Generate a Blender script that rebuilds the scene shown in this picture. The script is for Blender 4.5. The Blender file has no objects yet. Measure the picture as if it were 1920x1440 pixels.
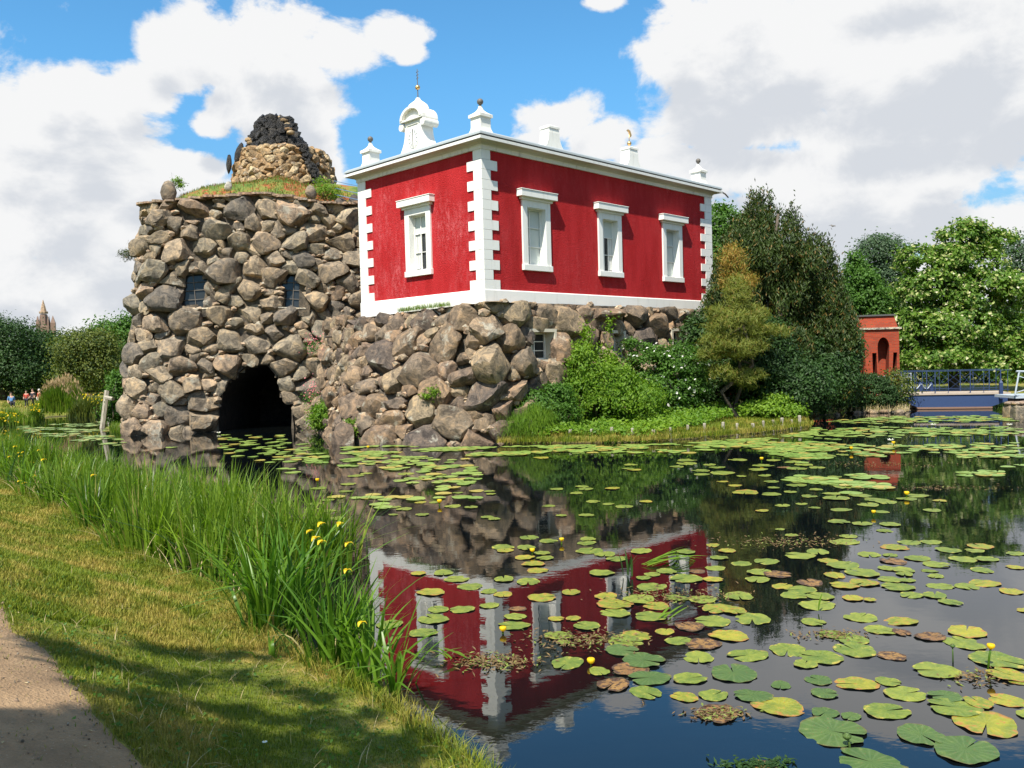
import bpy, math, random
import numpy as np
from mathutils import Vector
from mathutils.geometry import tessellate_polygon
sc = bpy.context.scene
col = sc.collection
random.seed(7)
rng = np.random.default_rng(11)
R = math.radians

# ------------------------------------------------------------------ camera
FPX, PITCH, ROLL, EYE = 1579.24, .0306, .0273, 2.9
cF = np.array([0, math.cos(PITCH), -math.sin(PITCH)])
_R0 = np.array([1., 0, 0]); _U0 = np.array([0, math.sin(PITCH), math.cos(PITCH)])
cR = math.cos(ROLL)*_R0 - math.sin(ROLL)*_U0
cU = math.sin(ROLL)*_R0 + math.cos(ROLL)*_U0
cam_d = bpy.data.cameras.new('camera'); cam = bpy.data.objects.new('camera', cam_d); col.objects.link(cam)
from mathutils import Matrix
cam.matrix_world = Matrix(((cR[0], cU[0], -cF[0], 0), (cR[1], cU[1], -cF[1], 0), (cR[2], cU[2], -cF[2], EYE), (0, 0, 0, 1)))
cam_d.sensor_width = 36; cam_d.lens = 36*FPX/1920; cam_d.clip_start = .1; cam_d.clip_end = 3000
sc.camera = cam
# a photographed pixel as a ray, a point on a level z, or a point at depth Y
def ray(x, y): return cF + (x-960)/FPX*cR - (y-720)/FPX*cU
def gp(x, y, z=0.):
    d = ray(x, y); return d*((z-EYE)/d[2]) + [0, 0, EYE]
def at(x, y, Y):
    d = ray(x, y); return d*(Y/d[1]) + [0, 0, EYE]
def proj(P):
    v = np.asarray(P, float) - [0, 0, EYE]; d = v@cF
    return np.stack([960+FPX*(v@cR)/d, 720-FPX*(v@cU)/d], -1)

# ------------------------------------------------------------------ light and sky
sc.view_settings.view_transform = 'Standard'; sc.view_settings.look = 'None'
sc.view_settings.gamma = 1; sc.view_settings.exposure = 0.86
sc.view_settings.use_curve_mapping = False
sc.render.engine = 'CYCLES'
sc.cycles.use_denoising = True
sc.cycles.max_bounces = 6; sc.cycles.diffuse_bounces = 3; sc.cycles.glossy_bounces = 3; sc.cycles.transmission_bounces = 4
sc.cycles.transparent_max_bounces = 4
sc.cycles.caustics_reflective = False; sc.cycles.caustics_refractive = False
SUN = Vector((-.265, -.635, 1.0)).normalized()
sd = bpy.data.lights.new('sun', 'SUN'); sd.energy = 4.6; sd.angle = R(.53); sd.color = (1, .945, .835)
so = bpy.data.objects.new('sun', sd); col.objects.link(so)
so.rotation_euler = SUN.to_track_quat('Z', 'Y').to_euler(); so.location = (0, 0, 40)

world = bpy.data.worlds.new('World'); sc.world = world; world.use_nodes = True

class NT:
    def __init__(s, tree): s.t = tree; s.n = tree.nodes; s.l = tree.links
    def node(s, ty, **kw):
        n = s.n.new(ty)
        for k, v in kw.items():
            if k.startswith('i_'):
                key = k[2:]; key = int(key) if key.isdigit() else key.replace('_', ' ')
                s.put(n.inputs[key], v)
            else: setattr(n, k, v)
        return n
    def put(s, sock, v):
        if isinstance(v, bpy.types.NodeSocket): s.l.new(v, sock)
        elif isinstance(v, bpy.types.Node): s.l.new(v.outputs[0], sock)
        else:
            if sock.type == 'RGBA' and len(v) == 3: v = (*v, 1)
            sock.default_value = v
    def math(s, op, a, b=0., c=None, clamp=False):
        n = s.n.new('ShaderNodeMath'); n.operation = op; n.use_clamp = clamp
        s.put(n.inputs[0], a); s.put(n.inputs[1], b)
        if c is not None: s.put(n.inputs[2], c)
        return n.outputs[0]
    def vm(s, op, a, b=None, out=0):
        n = s.n.new('ShaderNodeVectorMath'); n.operation = op
        s.put(n.inputs[0], a)
        if b is not None: s.put(n.inputs[1], b)
        return n.outputs[out]
    def noise(s, vec, scale, detail=4., rough=.55, dist=0., out=0):
        n = s.node('ShaderNodeTexNoise'); s.put(n.inputs['Scale'], scale)
        n.inputs['Detail'].default_value = detail; n.inputs['Roughness'].default_value = rough; n.inputs['Distortion'].default_value = dist
        if vec is not None: s.put(n.inputs['Vector'], vec)
        return n.outputs[out]
    def ramp(s, fac, stops, interp='LINEAR'):
        n = s.n.new('ShaderNodeValToRGB'); s.put(n.inputs[0], fac); e = n.color_ramp; e.interpolation = interp
        while len(e.elements) < len(stops): e.elements.new(.5)
        for q, (p, c) in zip(e.elements, stops):
            q.position = p; q.color = (*c, 1) if len(c) == 3 else c
        return n.outputs[0]
    def mix(s, fac, a, b, mode='MIX'):
        n = s.n.new('ShaderNodeMix'); n.data_type = 'RGBA'; n.blend_type = mode
        s.put(n.inputs[0], fac); s.put(n.inputs[6], a); s.put(n.inputs[7], b)
        return n.outputs[2]
    def mapr(s, v, a, b, c=0., d=1., smooth=True):
        n = s.n.new('ShaderNodeMapRange'); n.interpolation_type = 'SMOOTHSTEP' if smooth else 'LINEAR'
        s.put(n.inputs[0], v)
        for k, q in zip((1, 2, 3, 4), (a, b, c, d)): n.inputs[k].default_value = q
        return n.outputs[0]

CLOUDS = [(262,165,80,50),(340,150,60,40),(200,600,300,60),(400,230,40,30),(1800,520,260,50),(100,170,120,60),(40,270,170,170),(180,275,115,115),(120,400,230,130),(40,540,150,80),(310,90,60,45),(400,110,90,70),(520,100,110,70),(640,95,90,45),(735,75,70,35),(770,100,40,22),
 (460,190,90,60),(545,190,90,70),(585,270,50,60),(500,250,60,45),(260,330,110,60),(350,310,60,28),(160,170,90,60),
 (1060,225,80,50),(1110,262,70,45),(1130,0,45,18),(1010,265,40,20),
 (1290,90,100,70),(1370,60,150,90),(1520,130,240,110),(1760,110,260,110),(1440,230,170,60),(1700,230,260,60),(1930,180,170,130),(1350,190,100,75),(1700,-40,240,50),
 (1230,300,80,32),(1400,320,150,55),(1590,350,240,90),(1760,330,110,80),(1500,430,260,80),(1830,430,140,55),(600,330,60,50),(210,470,140,90),
 (1300,-280,160,70),(700,-330,220,80),(1700,-420,330,110),(150,-200,200,60)]
def build_world():
    g = bpy.data.node_groups.new('cloud_density', 'ShaderNodeTree')
    g.interface.new_socket('Dir', in_out='INPUT', socket_type='NodeSocketVector')
    g.interface.new_socket('Ang', in_out='INPUT', socket_type='NodeSocketVector')
    g.interface.new_socket('D', in_out='OUTPUT', socket_type='NodeSocketFloat')
    T = NT(g); gi = g.nodes.new('NodeGroupInput'); go = g.nodes.new('NodeGroupOutput')
    d, ang = gi.outputs[0], gi.outputs[1]
    nz = T.noise(d, 7.5, 12, .62, .25); nz2 = T.noise(d, 2.1, 3, .5)
    cur = None
    for (x, y, rx, ry) in CLOUDS:
        v = ray(x, y); v = v/np.linalg.norm(v)
        a0, e0 = math.atan2(v[0], v[1]), math.asin(v[2])
        q = T.vm('SUBTRACT', ang, (a0, e0, 0)); q = T.vm('MULTIPLY', q, (FPX/rx/1.07, FPX/ry/1.07, 0)); q = T.vm('DOT_PRODUCT', q, q, out=1)
        cur = q if cur is None else T.math('MINIMUM', cur, q)
    dens = T.math('SUBTRACT', 1.0, T.math('SQRT', cur))
    dens = T.math('ADD', dens, T.math('MULTIPLY', T.math('SUBTRACT', nz, .5), 2.7))
    # everywhere else: a broken field of the same clouds
    sx = T.node('ShaderNodeSeparateXYZ', i_0=ang)
    outm = T.math('MAXIMUM', T.mapr(T.math('ABSOLUTE', sx.outputs[0]), .62, .8), T.mapr(sx.outputs[1], .5, .65))
    gen = T.math('ADD', T.math('MULTIPLY', T.math('SUBTRACT', nz2, .52), 5.), T.math('MULTIPLY', T.math('SUBTRACT', nz, .5), 2.))
    gen = T.math('SUBTRACT', gen, T.math('MULTIPLY', T.math('SUBTRACT', 1., outm), 6.))
    T.l.new(T.math('MAXIMUM', dens, gen), go.inputs[0])
    W = NT(world.node_tree); W.n.clear()
    out = W.node('ShaderNodeOutputWorld'); bg = W.node('ShaderNodeBackground'); bg.inputs[1].default_value = .0525
    sky = W.node('ShaderNodeTexSky'); sky.sky_type = 'NISHITA'; sky.sun_disc = False
    sky.sun_elevation = math.asin(SUN.z); sky.sun_rotation = math.atan2(SUN.x, SUN.y); sky.altitude = 60; sky.air_density = 1.; sky.dust_density = .6; sky.ozone_density = 2.5
    tc = W.node('ShaderNodeTexCoord'); d = W.vm('NORMALIZE', tc.outputs['Generated'])
    s = W.node('ShaderNodeSeparateXYZ', i_0=d)
    az = W.math('ARCTAN2', s.outputs[0], s.outputs[1]); el = W.math('ARCSINE', W.math('MINIMUM', W.math('MAXIMUM', s.outputs[2], -.999), .999))
    def ev(de):
        c = W.node('ShaderNodeCombineXYZ', i_0=az, i_1=W.math('ADD', el, de))
        n = W.n.new('ShaderNodeGroup'); n.node_tree = g
        W.l.new(W.vm('MULTIPLY', W.vm('ADD', d, (0, 0, de)), (1, 1, 1.5)), n.inputs[0]); W.l.new(c.outputs[0], n.inputs[1])
        return n.outputs[0]
    d0, d1 = ev(0.), ev(.04)
    cover = W.mapr(d0, -.10, .24)
    shade = W.mapr(W.math('ADD', d1, W.math('MULTIPLY', W.math('SUBTRACT', W.noise(W.vm('MULTIPLY', d, (1, 1, 2.2)), 4.2, 5, .55), .5), 1.9)), .2, .9)
    cc = W.mix(shade, (9.7, 9.75, 9.8), (7.15, 7.5, 8.05))
    skyc = W.mix(1., sky.outputs[0], W.mix(W.mapr(el, .02, .34), (1.0, 1.12, 1.15), (1.02, 1.93, 2.2)), 'MULTIPLY')
    W.put(bg.inputs[0], W.mix(cover, skyc, cc)); W.l.new(bg.outputs[0], out.inputs[0])
build_world()
world.cycles.sampling_method = 'MANUAL'; world.cycles.sample_map_resolution = 1024

# ------------------------------------------------------------------ materials
def mat(name, fn):
    m = bpy.data.materials.new(name); m.use_nodes = True; T = NT(m.node_tree); T.n.clear()
    out = T.node('ShaderNodeOutputMaterial'); sh = fn(T); T.l.new(sh, out.inputs[0]); return m
def pbsdf(T, c, rough=.8, bump=None, metal=0., spec=.3, **kw):
    b = T.node('ShaderNodeBsdfPrincipled'); T.put(b.inputs['Base Color'], c); T.put(b.inputs['Roughness'], rough); T.put(b.inputs['Metallic'], metal)
    b.inputs['Specular IOR Level'].default_value = spec
    if bump is not None:
        n = T.node('ShaderNodeBump'); n.inputs['Strength'].default_value = bump[1]; n.inputs['Distance'].default_value = bump[2]; T.put(n.inputs['Height'], bump[0]); T.l.new(n.outputs[0], b.inputs['Normal'])
    return b.outputs[0]
def pos(T): return T.node('ShaderNodeNewGeometry').outputs['Position']
def objc(T): return T.node('ShaderNodeTexCoord').outputs['Object']
def orand(T): return T.node('ShaderNodeObjectInfo').outputs['Random']
def irand(T): return T.node('ShaderNodeNewGeometry').outputs['Random Per Island']

def paint(name, c, dirt=(.35, .33, .29), amt=.5, rough=.55, streak=True):
    def f(T):
        p = pos(T); v = T.vm('MULTIPLY', p, (3, 3, .5 if streak else 3))
        n = T.noise(v, 1.6, 8, .65); k = T.mapr(n, .5, .85, 0, amt)
        n2 = T.noise(p, 25, 4, .6)
        return pbsdf(T, T.mix(k, c, dirt), rough, (n2, .15, .01))
    return mat(name, f)
M = {}
M['white'] = paint('white_paint', (.80, .79, .75), (.42, .40, .34), amt=.5)
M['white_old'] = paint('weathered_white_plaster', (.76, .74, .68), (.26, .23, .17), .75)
M['cream'] = paint('cream_plaster', (.62, .56, .45), amt=.4)
M['zinc'] = paint('zinc_flashing', (.34, .37, .38), (.25, .26, .26), .5, .4, False)
M['dark_line'] = paint('gutter_gap', (.03, .03, .03))
M['soffit'] = paint('shaded_soffit_plaster', (.50, .48, .42), (.3, .28, .24), .5)  # shade under the cornice put into the colour, greyer than the white trim
def f(T):
    p = pos(T)
    big = T.noise(T.vm('MULTIPLY', p, (1.4, 1.4, .35)), 1.3, 7, .62); streak = T.math('ADD', T.math('MULTIPLY', T.noise(T.vm('MULTIPLY', p, (5, 5, 1.6)), 1.0, 9, .75), .6), T.math('MULTIPLY', T.noise(p, 9., 8, .7), .4))
    geo = T.node('ShaderNodeSeparateXYZ', i_0=T.node('ShaderNodeNewGeometry').outputs['True Normal']); s = T.node('ShaderNodeSeparateXYZ', i_0=p)
    weather = T.mapr(geo.outputs[0], -.6, -.3, 1.35, .35)
    c = T.mix(T.mapr(big, .3, .72), (.36, .010, .012), (.46, .020, .024))
    # pale washed streaks, strongest on the weather side and under the sill
    k = T.math('MULTIPLY', T.mapr(streak, .44, .66), T.mapr(T.noise(p, .45, 3, .5), .38, .66, .02, .55))
    k = T.math('MULTIPLY', k, weather); c = T.mix(k, c, (.62, .14, .15))
    b = T.noise(p, 22, 5, .7)
    return pbsdf(T, c, .8, (b, 1., .045), spec=.2)
M['red'] = mat('red_stucco', f)
def stone(name, stops, lich=(.42, .40, .33), rnd=orand, rough=.85, dark=.45, sc_=1.):
    def f(T):
        p = pos(T); r = rnd(T)
        c = T.ramp(r, stops, 'LINEAR')
        pr = T.vm('ADD', T.vm('MULTIPLY', p, (sc_, sc_, sc_)), T.node('ShaderNodeCombineXYZ', i_0=T.math('MULTIPLY', r, 37.), i_1=T.math('MULTIPLY', r, 11.)))
        n1 = T.noise(pr, 2.8, 10, .70, .8); n2 = T.noise(pr, 11, 8, .75); n3 = T.noise(pr, 1.1, 6, .7, .3)
        c = T.mix(1., c, T.ramp(n1, [(.36, (dark*.85, dark*.85, dark*.88)), (.5, (.95, .94, .92)), (.64, (1.7, 1.52, 1.28))]), 'MULTIPLY')
        c = T.mix(T.mapr(n3, .58, .66, 0, .6), c, lich)
        c = T.mix(1., c, T.ramp(n2, [(.3, (.72, .72, .72)), (.62, (1.15, 1.15, 1.15))]), 'MULTIPLY')
        h = T.math('ADD', n1, T.math('MULTIPLY', n2, .5))
        return pbsdf(T, c, rough, (h, .9, .10))
    return mat(name, f)
M['boulder'] = stone('fieldstone', [(0, (.17, .135, .10)), (.18, (.24, .165, .105)), (.36, (.115, .092, .078)), (.52, (.255, .19, .13)), (.68, (.27, .215, .145)), (.84, (.225, .155, .11)), (1, (.18, .145, .11))])
M['boulder_t'] = stone('tower_fieldstone', [(0, (.19, .17, .135)), (.25, (.29, .225, .155)), (.45, (.135, .12, .105)), (.62, (.30, .235, .165)), (.8, (.23, .205, .16)), (.92, (.29, .21, .15)), (1, (.38, .33, .245))])
M['boulder_s'] = stone('small_fieldstone', [(0, (.22, .205, .17)), (.25, (.33, .27, .195)), (.45, (.18, .165, .15)), (.62, (.36, .27, .19)), (.8, (.28, .26, .215)), (1, (.40, .34, .26))], rnd=irand)
M['small'] = stone('small_stones', [(0, (.20, .17, .13)), (.4, (.34, .26, .18)), (.7, (.33, .22, .15)), (1, (.42, .38, .30))], rnd=irand)
M['tan'] = stone('tan_rubble', [(0, (.25, .17, .095)), (.3, (.38, .27, .155)), (.6, (.28, .17, .085)), (.8, (.46, .37, .24)), (1, (.36, .24, .13))], sc_=2.)
M['slag'] = stone('black_slag', [(0, (.012, .012, .013)), (.7, (.028, .026, .026)), (1, (.05, .045, .04))], (.06, .055, .05), rnd=irand, rough=.4, sc_=3)
M['darkstone'] = stone('dark_basalt', [(0, (.05, .047, .046)), (.5, (.10, .085, .075)), (1, (.15, .125, .11))], (.16, .15, .13))
M['slab'] = stone('brown_slab', [(0, (.30, .19, .13)), (.5, (.38, .28, .20)), (1, (.24, .18, .14))])
M['mortar'] = stone('mortar_bed', [(0, (.12, .10, .078)), (1, (.12, .10, .078))], (.19, .165, .13))
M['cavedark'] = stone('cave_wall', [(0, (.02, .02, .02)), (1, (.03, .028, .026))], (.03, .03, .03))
M['paleslab'] = stone('pale_stone', [(0, (.5, .47, .40)), (1, (.42, .38, .31))], (.55, .52, .45))
def f(T):
    p = pos(T)
    return pbsdf(T, T.ramp(T.noise(T.vm('MULTIPLY', p, (9, 9, 1.2)), 3, 6, .6), [(.3, (.20, .17, .13)), (.7, (.46, .42, .34))]), .85, (T.noise(T.vm('MULTIPLY', p, (20, 20, 1.5)), 3, 4), .6, .02))
M['oldwood'] = mat('weathered_wood', f)
def f(T):
    p = pos(T)
    return pbsdf(T, T.ramp(T.noise(T.vm('MULTIPLY', p, (5, 5, 1)), 3, 6, .6), [(.3, (.045, .036, .027)), (.7, (.13, .105, .08))]), .9, (T.noise(T.vm('MULTIPLY', p, (14, 14, 2)), 2, 4), .8, .03))
M['bark'] = mat('bark', f)
def metal(name, c, r=.35, m=.0, spec=.5):
    def f(T):
        n = T.noise(pos(T), 9, 6, .6)
        return pbsdf(T, T.mix(T.mapr(n, .5, .8, 0, .5), c, tuple(x*.6 for x in c)), r, (n, .1, .01), m, spec)
    return mat(name, f)
M['iron'] = metal('aged_iron', (.12, .105, .09), .6)
M['gold'] = metal('gilded_ball', (.72, .45, .18), .3, .9)
M['bluep'] = metal('blue_painted_steel', (.022, .042, .11), .45)
M['blueh'] = metal('blue_hull_paint', (.025, .05, .13), .5)
M['paleblue'] = metal('pale_grey_rail', (.42, .47, .52), .45)
M['rust'] = metal('rust_edge', (.22, .13, .09), .8)
M['black'] = metal('black_steel', (.015, .015, .016), .5)
M['deck'] = paint('deck_boards', (.42, .34, .27), (.2, .16, .13))
def f(T):
    b = T.node('ShaderNodeBsdfPrincipled'); T.put(b.inputs['Base Color'], (.03, .034, .036)); b.inputs['Roughness'].default_value = .08; b.inputs['Specular IOR Level'].default_value = .35
    n = T.node('ShaderNodeBump'); n.inputs['Strength'].default_value = .06; T.put(n.inputs['Height'], T.noise(pos(T), 1.7, 2)); T.l.new(n.outputs[0], b.inputs['Normal'])
    return b.outputs[0]
M['glass'] = mat('window_glass', f)
M['blind'] = mat('pale_blind', lambda T: pbsdf(T, T.mix(T.noise(pos(T), 2, 4), (.48, .53, .51), (.62, .66, .63)), .6))
M['curtain'] = mat('curtain_cloth', lambda T: pbsdf(T, T.ramp(T.noise(T.vm('MULTIPLY', pos(T), (30, 30, .5)), 1, 2), [(.3, (.35, .36, .35)), (.7, (.7, .7, .68))]), .8))
M['dim'] = mat('dim_interior', lambda T: pbsdf(T, (.02, .02, .022), .9))
def f(T):
    p = objc(T); br = T.node('ShaderNodeTexBrick'); s = T.node('ShaderNodeSeparateXYZ', i_0=p)
    T.put(br.inputs['Vector'], T.node('ShaderNodeCombineXYZ', i_0=T.math('ADD', s.outputs[0], s.outputs[1]), i_1=s.outputs[2]))
    T.put(br.inputs['Color1'], (.40, .048, .015)); T.put(br.inputs['Color2'], (.26, .030, .011)); T.put(br.inputs['Mortar'], (.16, .08, .05))
    br.inputs['Scale'].default_value = 1; br.inputs['Brick Width'].default_value = .24; br.inputs['Row Height'].default_value = .08; br.inputs['Mortar Size'].default_value = .01
    c = T.mix(T.mapr(T.noise(p, 1.5, 6, .6), .4, .7, 0, .4), br.outputs[0], (.2, .05, .03))
    return pbsdf(T, c, .9, (br.outputs[1], -.4, .01))
M['brick'] = mat('red_brick', f)
M['churchstone'] = paint('distant_brown_brick', (.20, .13, .10), (.12, .09, .08))
M['slate'] = metal('dark_coping', (.07, .07, .068), .7)
M['skin'] = mat('skin', lambda T: pbsdf(T, (.5, .3, .22), .6))
def cloth(n, c): return mat(n, lambda T: pbsdf(T, T.mix(T.noise(pos(T), 30, 3), c, tuple(x*.75 for x in c)), .9))
M['c_red'] = cloth('red_shirt_cloth', (.45, .07, .05)); M['c_blue'] = cloth('blue_shirt_cloth', (.12, .25, .45)); M['c_dark'] = cloth('dark_cloth', (.035, .035, .045)); M['c_white'] = cloth('white_cloth', (.7, .69, .66)); M['hair'] = cloth('hair', (.05, .035, .025)); M['hairw'] = cloth('pale_hair', (.6, .58, .54))

def leafmat(name, c1, c2, c3=None, trans=.35, rough=.55, big=.5, rnd=irand, c3amt=.15):
    def f(T):
        r = rnd(T); n = T.noise(pos(T), big, 3, .5)
        k = T.math('ADD', T.math('MULTIPLY', r, .65), T.math('MULTIPLY', T.mapr(n, .35, .65), .35))
        c = T.mix(k, c1, c2)
        if c3: c = T.mix(T.math('GREATER_THAN', T.math('FRACT', T.math('MULTIPLY', r, 17.3)), 1-c3amt), c, c3)
        b = pbsdf(T, c, rough, spec=.35)
        t = T.node('ShaderNodeBsdfTranslucent'); T.put(t.inputs[0], T.mix(1., c, (1.25, 1.35, .6), 'MULTIPLY'))
        m = T.node('ShaderNodeMixShader'); m.inputs[0].default_value = trans; T.l.new(b, m.inputs[1]); T.l.new(t.outputs[0], m.inputs[2])
        return m.outputs[0]
    return mat(name, f)
M['yew'] = leafmat('yew_foliage', (.014, .034, .005), (.060, .095, .012), (.17, .11, .025), .25, c3amt=.08, big=1.2)
M['pine'] = leafmat('pine_needles', (.11, .14, .018), (.22, .25, .04), (.26, .20, .04), .4, c3amt=.12)
M['pinetop'] = leafmat('rusty_pine_needles', (.24, .17, .03), (.36, .22, .04), (.18, .2, .03), .35, c3amt=.25)
M['darkleaf'] = leafmat('dark_leaves', (.018, .045, .010), (.045, .105, .018), None, .25)
M['midleaf'] = leafmat('green_leaves', (.045, .115, .015), (.10, .21, .025), None, .4)
M['bright'] = leafmat('bright_leaves', (.075, .18, .012), (.21, .33, .025), None, .45)
M['chestnut'] = leafmat('maple_leaves', (.06, .14, .015), (.16, .27, .03), (.42, .45, .16), .4, c3amt=.14)
M['olive'] = leafmat('olive_leaves', (.085, .11, .015), (.16, .19, .03), (.045, .08, .015), .35, c3amt=.3)
M['greygreen'] = leafmat('grey_green_leaves', (.045, .085, .04), (.085, .14, .065), None, .3)
M['blossom'] = leafmat('cream_blossom', (.55, .52, .28), (.75, .72, .5), None, .3)
M['petalw'] = leafmat('white_petals', (.75, .73, .68), (.85, .84, .8), None, .3)
M['petaly'] = leafmat('yellow_petals', (.80, .52, .01), (.85, .65, .03), None, .4)
M['petalp'] = leafmat('pink_flowers', (.6, .12, .16), (.75, .3, .33), None, .3)
M['sedum'] = leafmat('sedum_and_grass', (.09, .15, .02), (.20, .22, .04), (.34, .07, .03), .3, big=.8, c3amt=.16)
M['reed'] = leafmat('reed_leaves', (.035, .10, .008), (.21, .31, .028), (.30, .28, .08), .45, .4, c3amt=.05)
M['reedlong'] = leafmat('sword_leaves', (.07, .17, .012), (.22, .34, .03), (.03, .07, .012), .45, .35, c3amt=.25)
M['iris'] = leafmat('iris_leaves', (.045, .13, .010), (.17, .30, .025), None, .45, .35, rnd=orand)
M['irisdry'] = leafmat('withered_iris_leaves', (.38, .30, .10), (.5, .42, .2), None, .3, rnd=orand)
M['reedtop'] = leafmat('reed_plumes', (.34, .23, .12), (.46, .33, .2), None, .3)
M['straw'] = leafmat('dry_stalks', (.40, .31, .15), (.52, .42, .23), None, .25)
# lawn: green with straw patches, the same field for the blades and for the soil under them
def lawncol(T, r=None):
    p = pos(T); n = T.noise(p, .75, 6, .6, .4); n2 = T.noise(p, 3.5, 4, .6)
    k = T.mapr(T.math('ADD', n, T.math('MULTIPLY', T.math('SUBTRACT', n2, .5), .35)), .44, .66)
    c1 = T.mix(n2, (.075, .13, .008), (.18, .20, .015)); c2 = T.mix(n2, (.28, .21, .04), (.42, .30, .09))
    if r is not None:
        c1 = T.mix(r, (.06, .12, .007), (.24, .27, .018)); c2 = T.mix(r, (.18, .18, .018), (.52, .40, .10))
    return T.mix(k, c1, c2)
def f(T):
    c = lawncol(T, irand(T)); b = pbsdf(T, c, .6, spec=.3); t = T.node('ShaderNodeBsdfTranslucent'); T.put(t.inputs[0], c)
    m = T.node('ShaderNodeMixShader'); m.inputs[0].default_value = .35; T.l.new(b, m.inputs[1]); T.l.new(t.outputs[0], m.inputs[2]); return m.outputs[0]
M['blade'] = mat('grass_blades', f)
def f(T):
    p = pos(T); n = T.noise(p, 12, 6, .65)
    c = T.mix(T.mapr(n, .3, .7), T.mix(.6, lawncol(T), (.10, .09, .035)), lawncol(T))
    s = T.node('ShaderNodeSeparateXYZ', i_0=p)
    c = T.mix(T.mapr(s.outputs[2], -.02, .09, 1., 0.), c, (.045, .035, .022))
    return pbsdf(T, c, .95, (n, .8, .04))
M['ground'] = mat('lawn_soil', f)
def f(T):
    p = pos(T); n = T.noise(p, 1.6, 8, .65); v = T.node('ShaderNodeTexVoronoi', i_Vector=p, i_Scale=42.); n3 = T.noise(p, 60, 4, .7)
    c = T.ramp(n, [(.3, (.21, .135, .075)), (.6, (.36, .235, .13)), (.75, (.44, .30, .17))])
    c = T.mix(T.mapr(n3, .62, .72, 0, .6), c, (.62, .54, .43)); c = T.mix(T.mapr(n3, .38, .3, 0, .6), c, (.12, .09, .065))
    return pbsdf(T, c, .95, (T.math('ADD', T.math('MULTIPLY', v.outputs[0], .5), T.math('ADD', n3, n)), .8, .02))
M['sand'] = mat('sandy_gravel', f)
def f(T):
    p = pos(T); s = T.node('ShaderNodeSeparateXYZ', i_0=p)
    pv = T.vm('MULTIPLY', p, (1., 1., 1.))
    w = T.math('ADD', T.math('MULTIPLY', T.noise(pv, 2.2, 3, .5), 1.), T.math('MULTIPLY', T.noise(T.vm('MULTIPLY', p, (.6, 1.4, 1.)), 7., 3, .6), .28))
    bmp = T.node('ShaderNodeBump'); bmp.inputs['Strength'].default_value = .085; bmp.inputs['Distance'].default_value = .014; T.put(bmp.inputs['Height'], w)
    murk = T.mix(T.mapr(T.noise(p, .35, 4), .35, .65), (.002, .0035, .005), (.004, .005, .005))
    b = T.node('ShaderNodeBsdfPrincipled'); T.put(b.inputs['Base Color'], murk); b.inputs['Roughness'].default_value = .0; b.inputs['IOR'].default_value = 1.33; b.inputs['Specular IOR Level'].default_value = .5
    T.l.new(bmp.outputs[0], b.inputs['Normal']); b.inputs['IOR'].default_value = 1.85; return b.outputs[0]
M['water'] = mat('pond_water', f)
def pad(name, c1, c2, spot, amt):
    def f(T):
        p = objc(T); r = orand(T)
        q = T.vm('ADD', p, T.node('ShaderNodeCombineXYZ', i_0=T.math('MULTIPLY', r, 50.)))
        n = T.noise(q, 5., 7, .65); n2 = T.noise(q, 2.2, 4, .6); s = T.node('ShaderNodeSeparateXYZ', i_0=p)
        a = T.math('ARCTAN2', s.outputs[1], s.outputs[0]); vein = T.math('POWER', T.math('ABSOLUTE', T.math('SINE', T.math('MULTIPLY', a, 9.))), 6.)
        c = T.mix(T.math('ADD', T.math('MULTIPLY', r, .4), T.math('MULTIPLY', T.mapr(T.math('ADD', T.math('MULTIPLY', n, .6), T.math('MULTIPLY', n2, .4)), .38, .62), .6)), c1, c2)
        rad = T.math('SQRT', T.math('ADD', T.math('MULTIPLY', s.outputs[0], s.outputs[0]), T.math('MULTIPLY', s.outputs[1], s.outputs[1])))
        edge = T.mapr(rad, .3, .55, 0., .16)
        c = T.mix(T.mapr(T.math('ADD', n, edge), 1-amt, 1.08-amt), c, spot)
        c = T.mix(T.mapr(T.noise(q, 17., 3, .6), .62, .70, 0, .75), c, (.14, .09, .03)); c = T.mix(T.mapr(T.math('ADD', rad, T.math('MULTIPLY', n, .06)), .485, .53, 0, .6), c, (.12, .08, .03))
        c = T.mix(T.math('MULTIPLY', vein, .05), c, (.5, .55, .3))
        return pbsdf(T, c, T.mapr(n2, .3, .7, .35, .55), (T.math('ADD', T.math('MULTIPLY', vein, .08), n), .4, .02), spec=.28)
    return mat(name, f)
M['pad_g'] = pad('fresh_pad', (.075, .125, .018), (.22, .245, .035), (.36, .30, .05), .37)
M['pad_y'] = pad('yellowing_pad', (.11, .15, .018), (.33, .29, .03), (.32, .15, .035), .44)
M['pad_b'] = pad('rotting_pad', (.16, .075, .03), (.30, .17, .05), (.06, .03, .02), .52)
M['pad_d'] = pad('dark_pad', (.045, .09, .022), (.08, .13, .03), (.14, .17, .05), .36)
M['weed'] = leafmat('floating_weed', (.10, .06, .03), (.2, .13, .05), (.16, .2, .04), .1, c3amt=.2)

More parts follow.
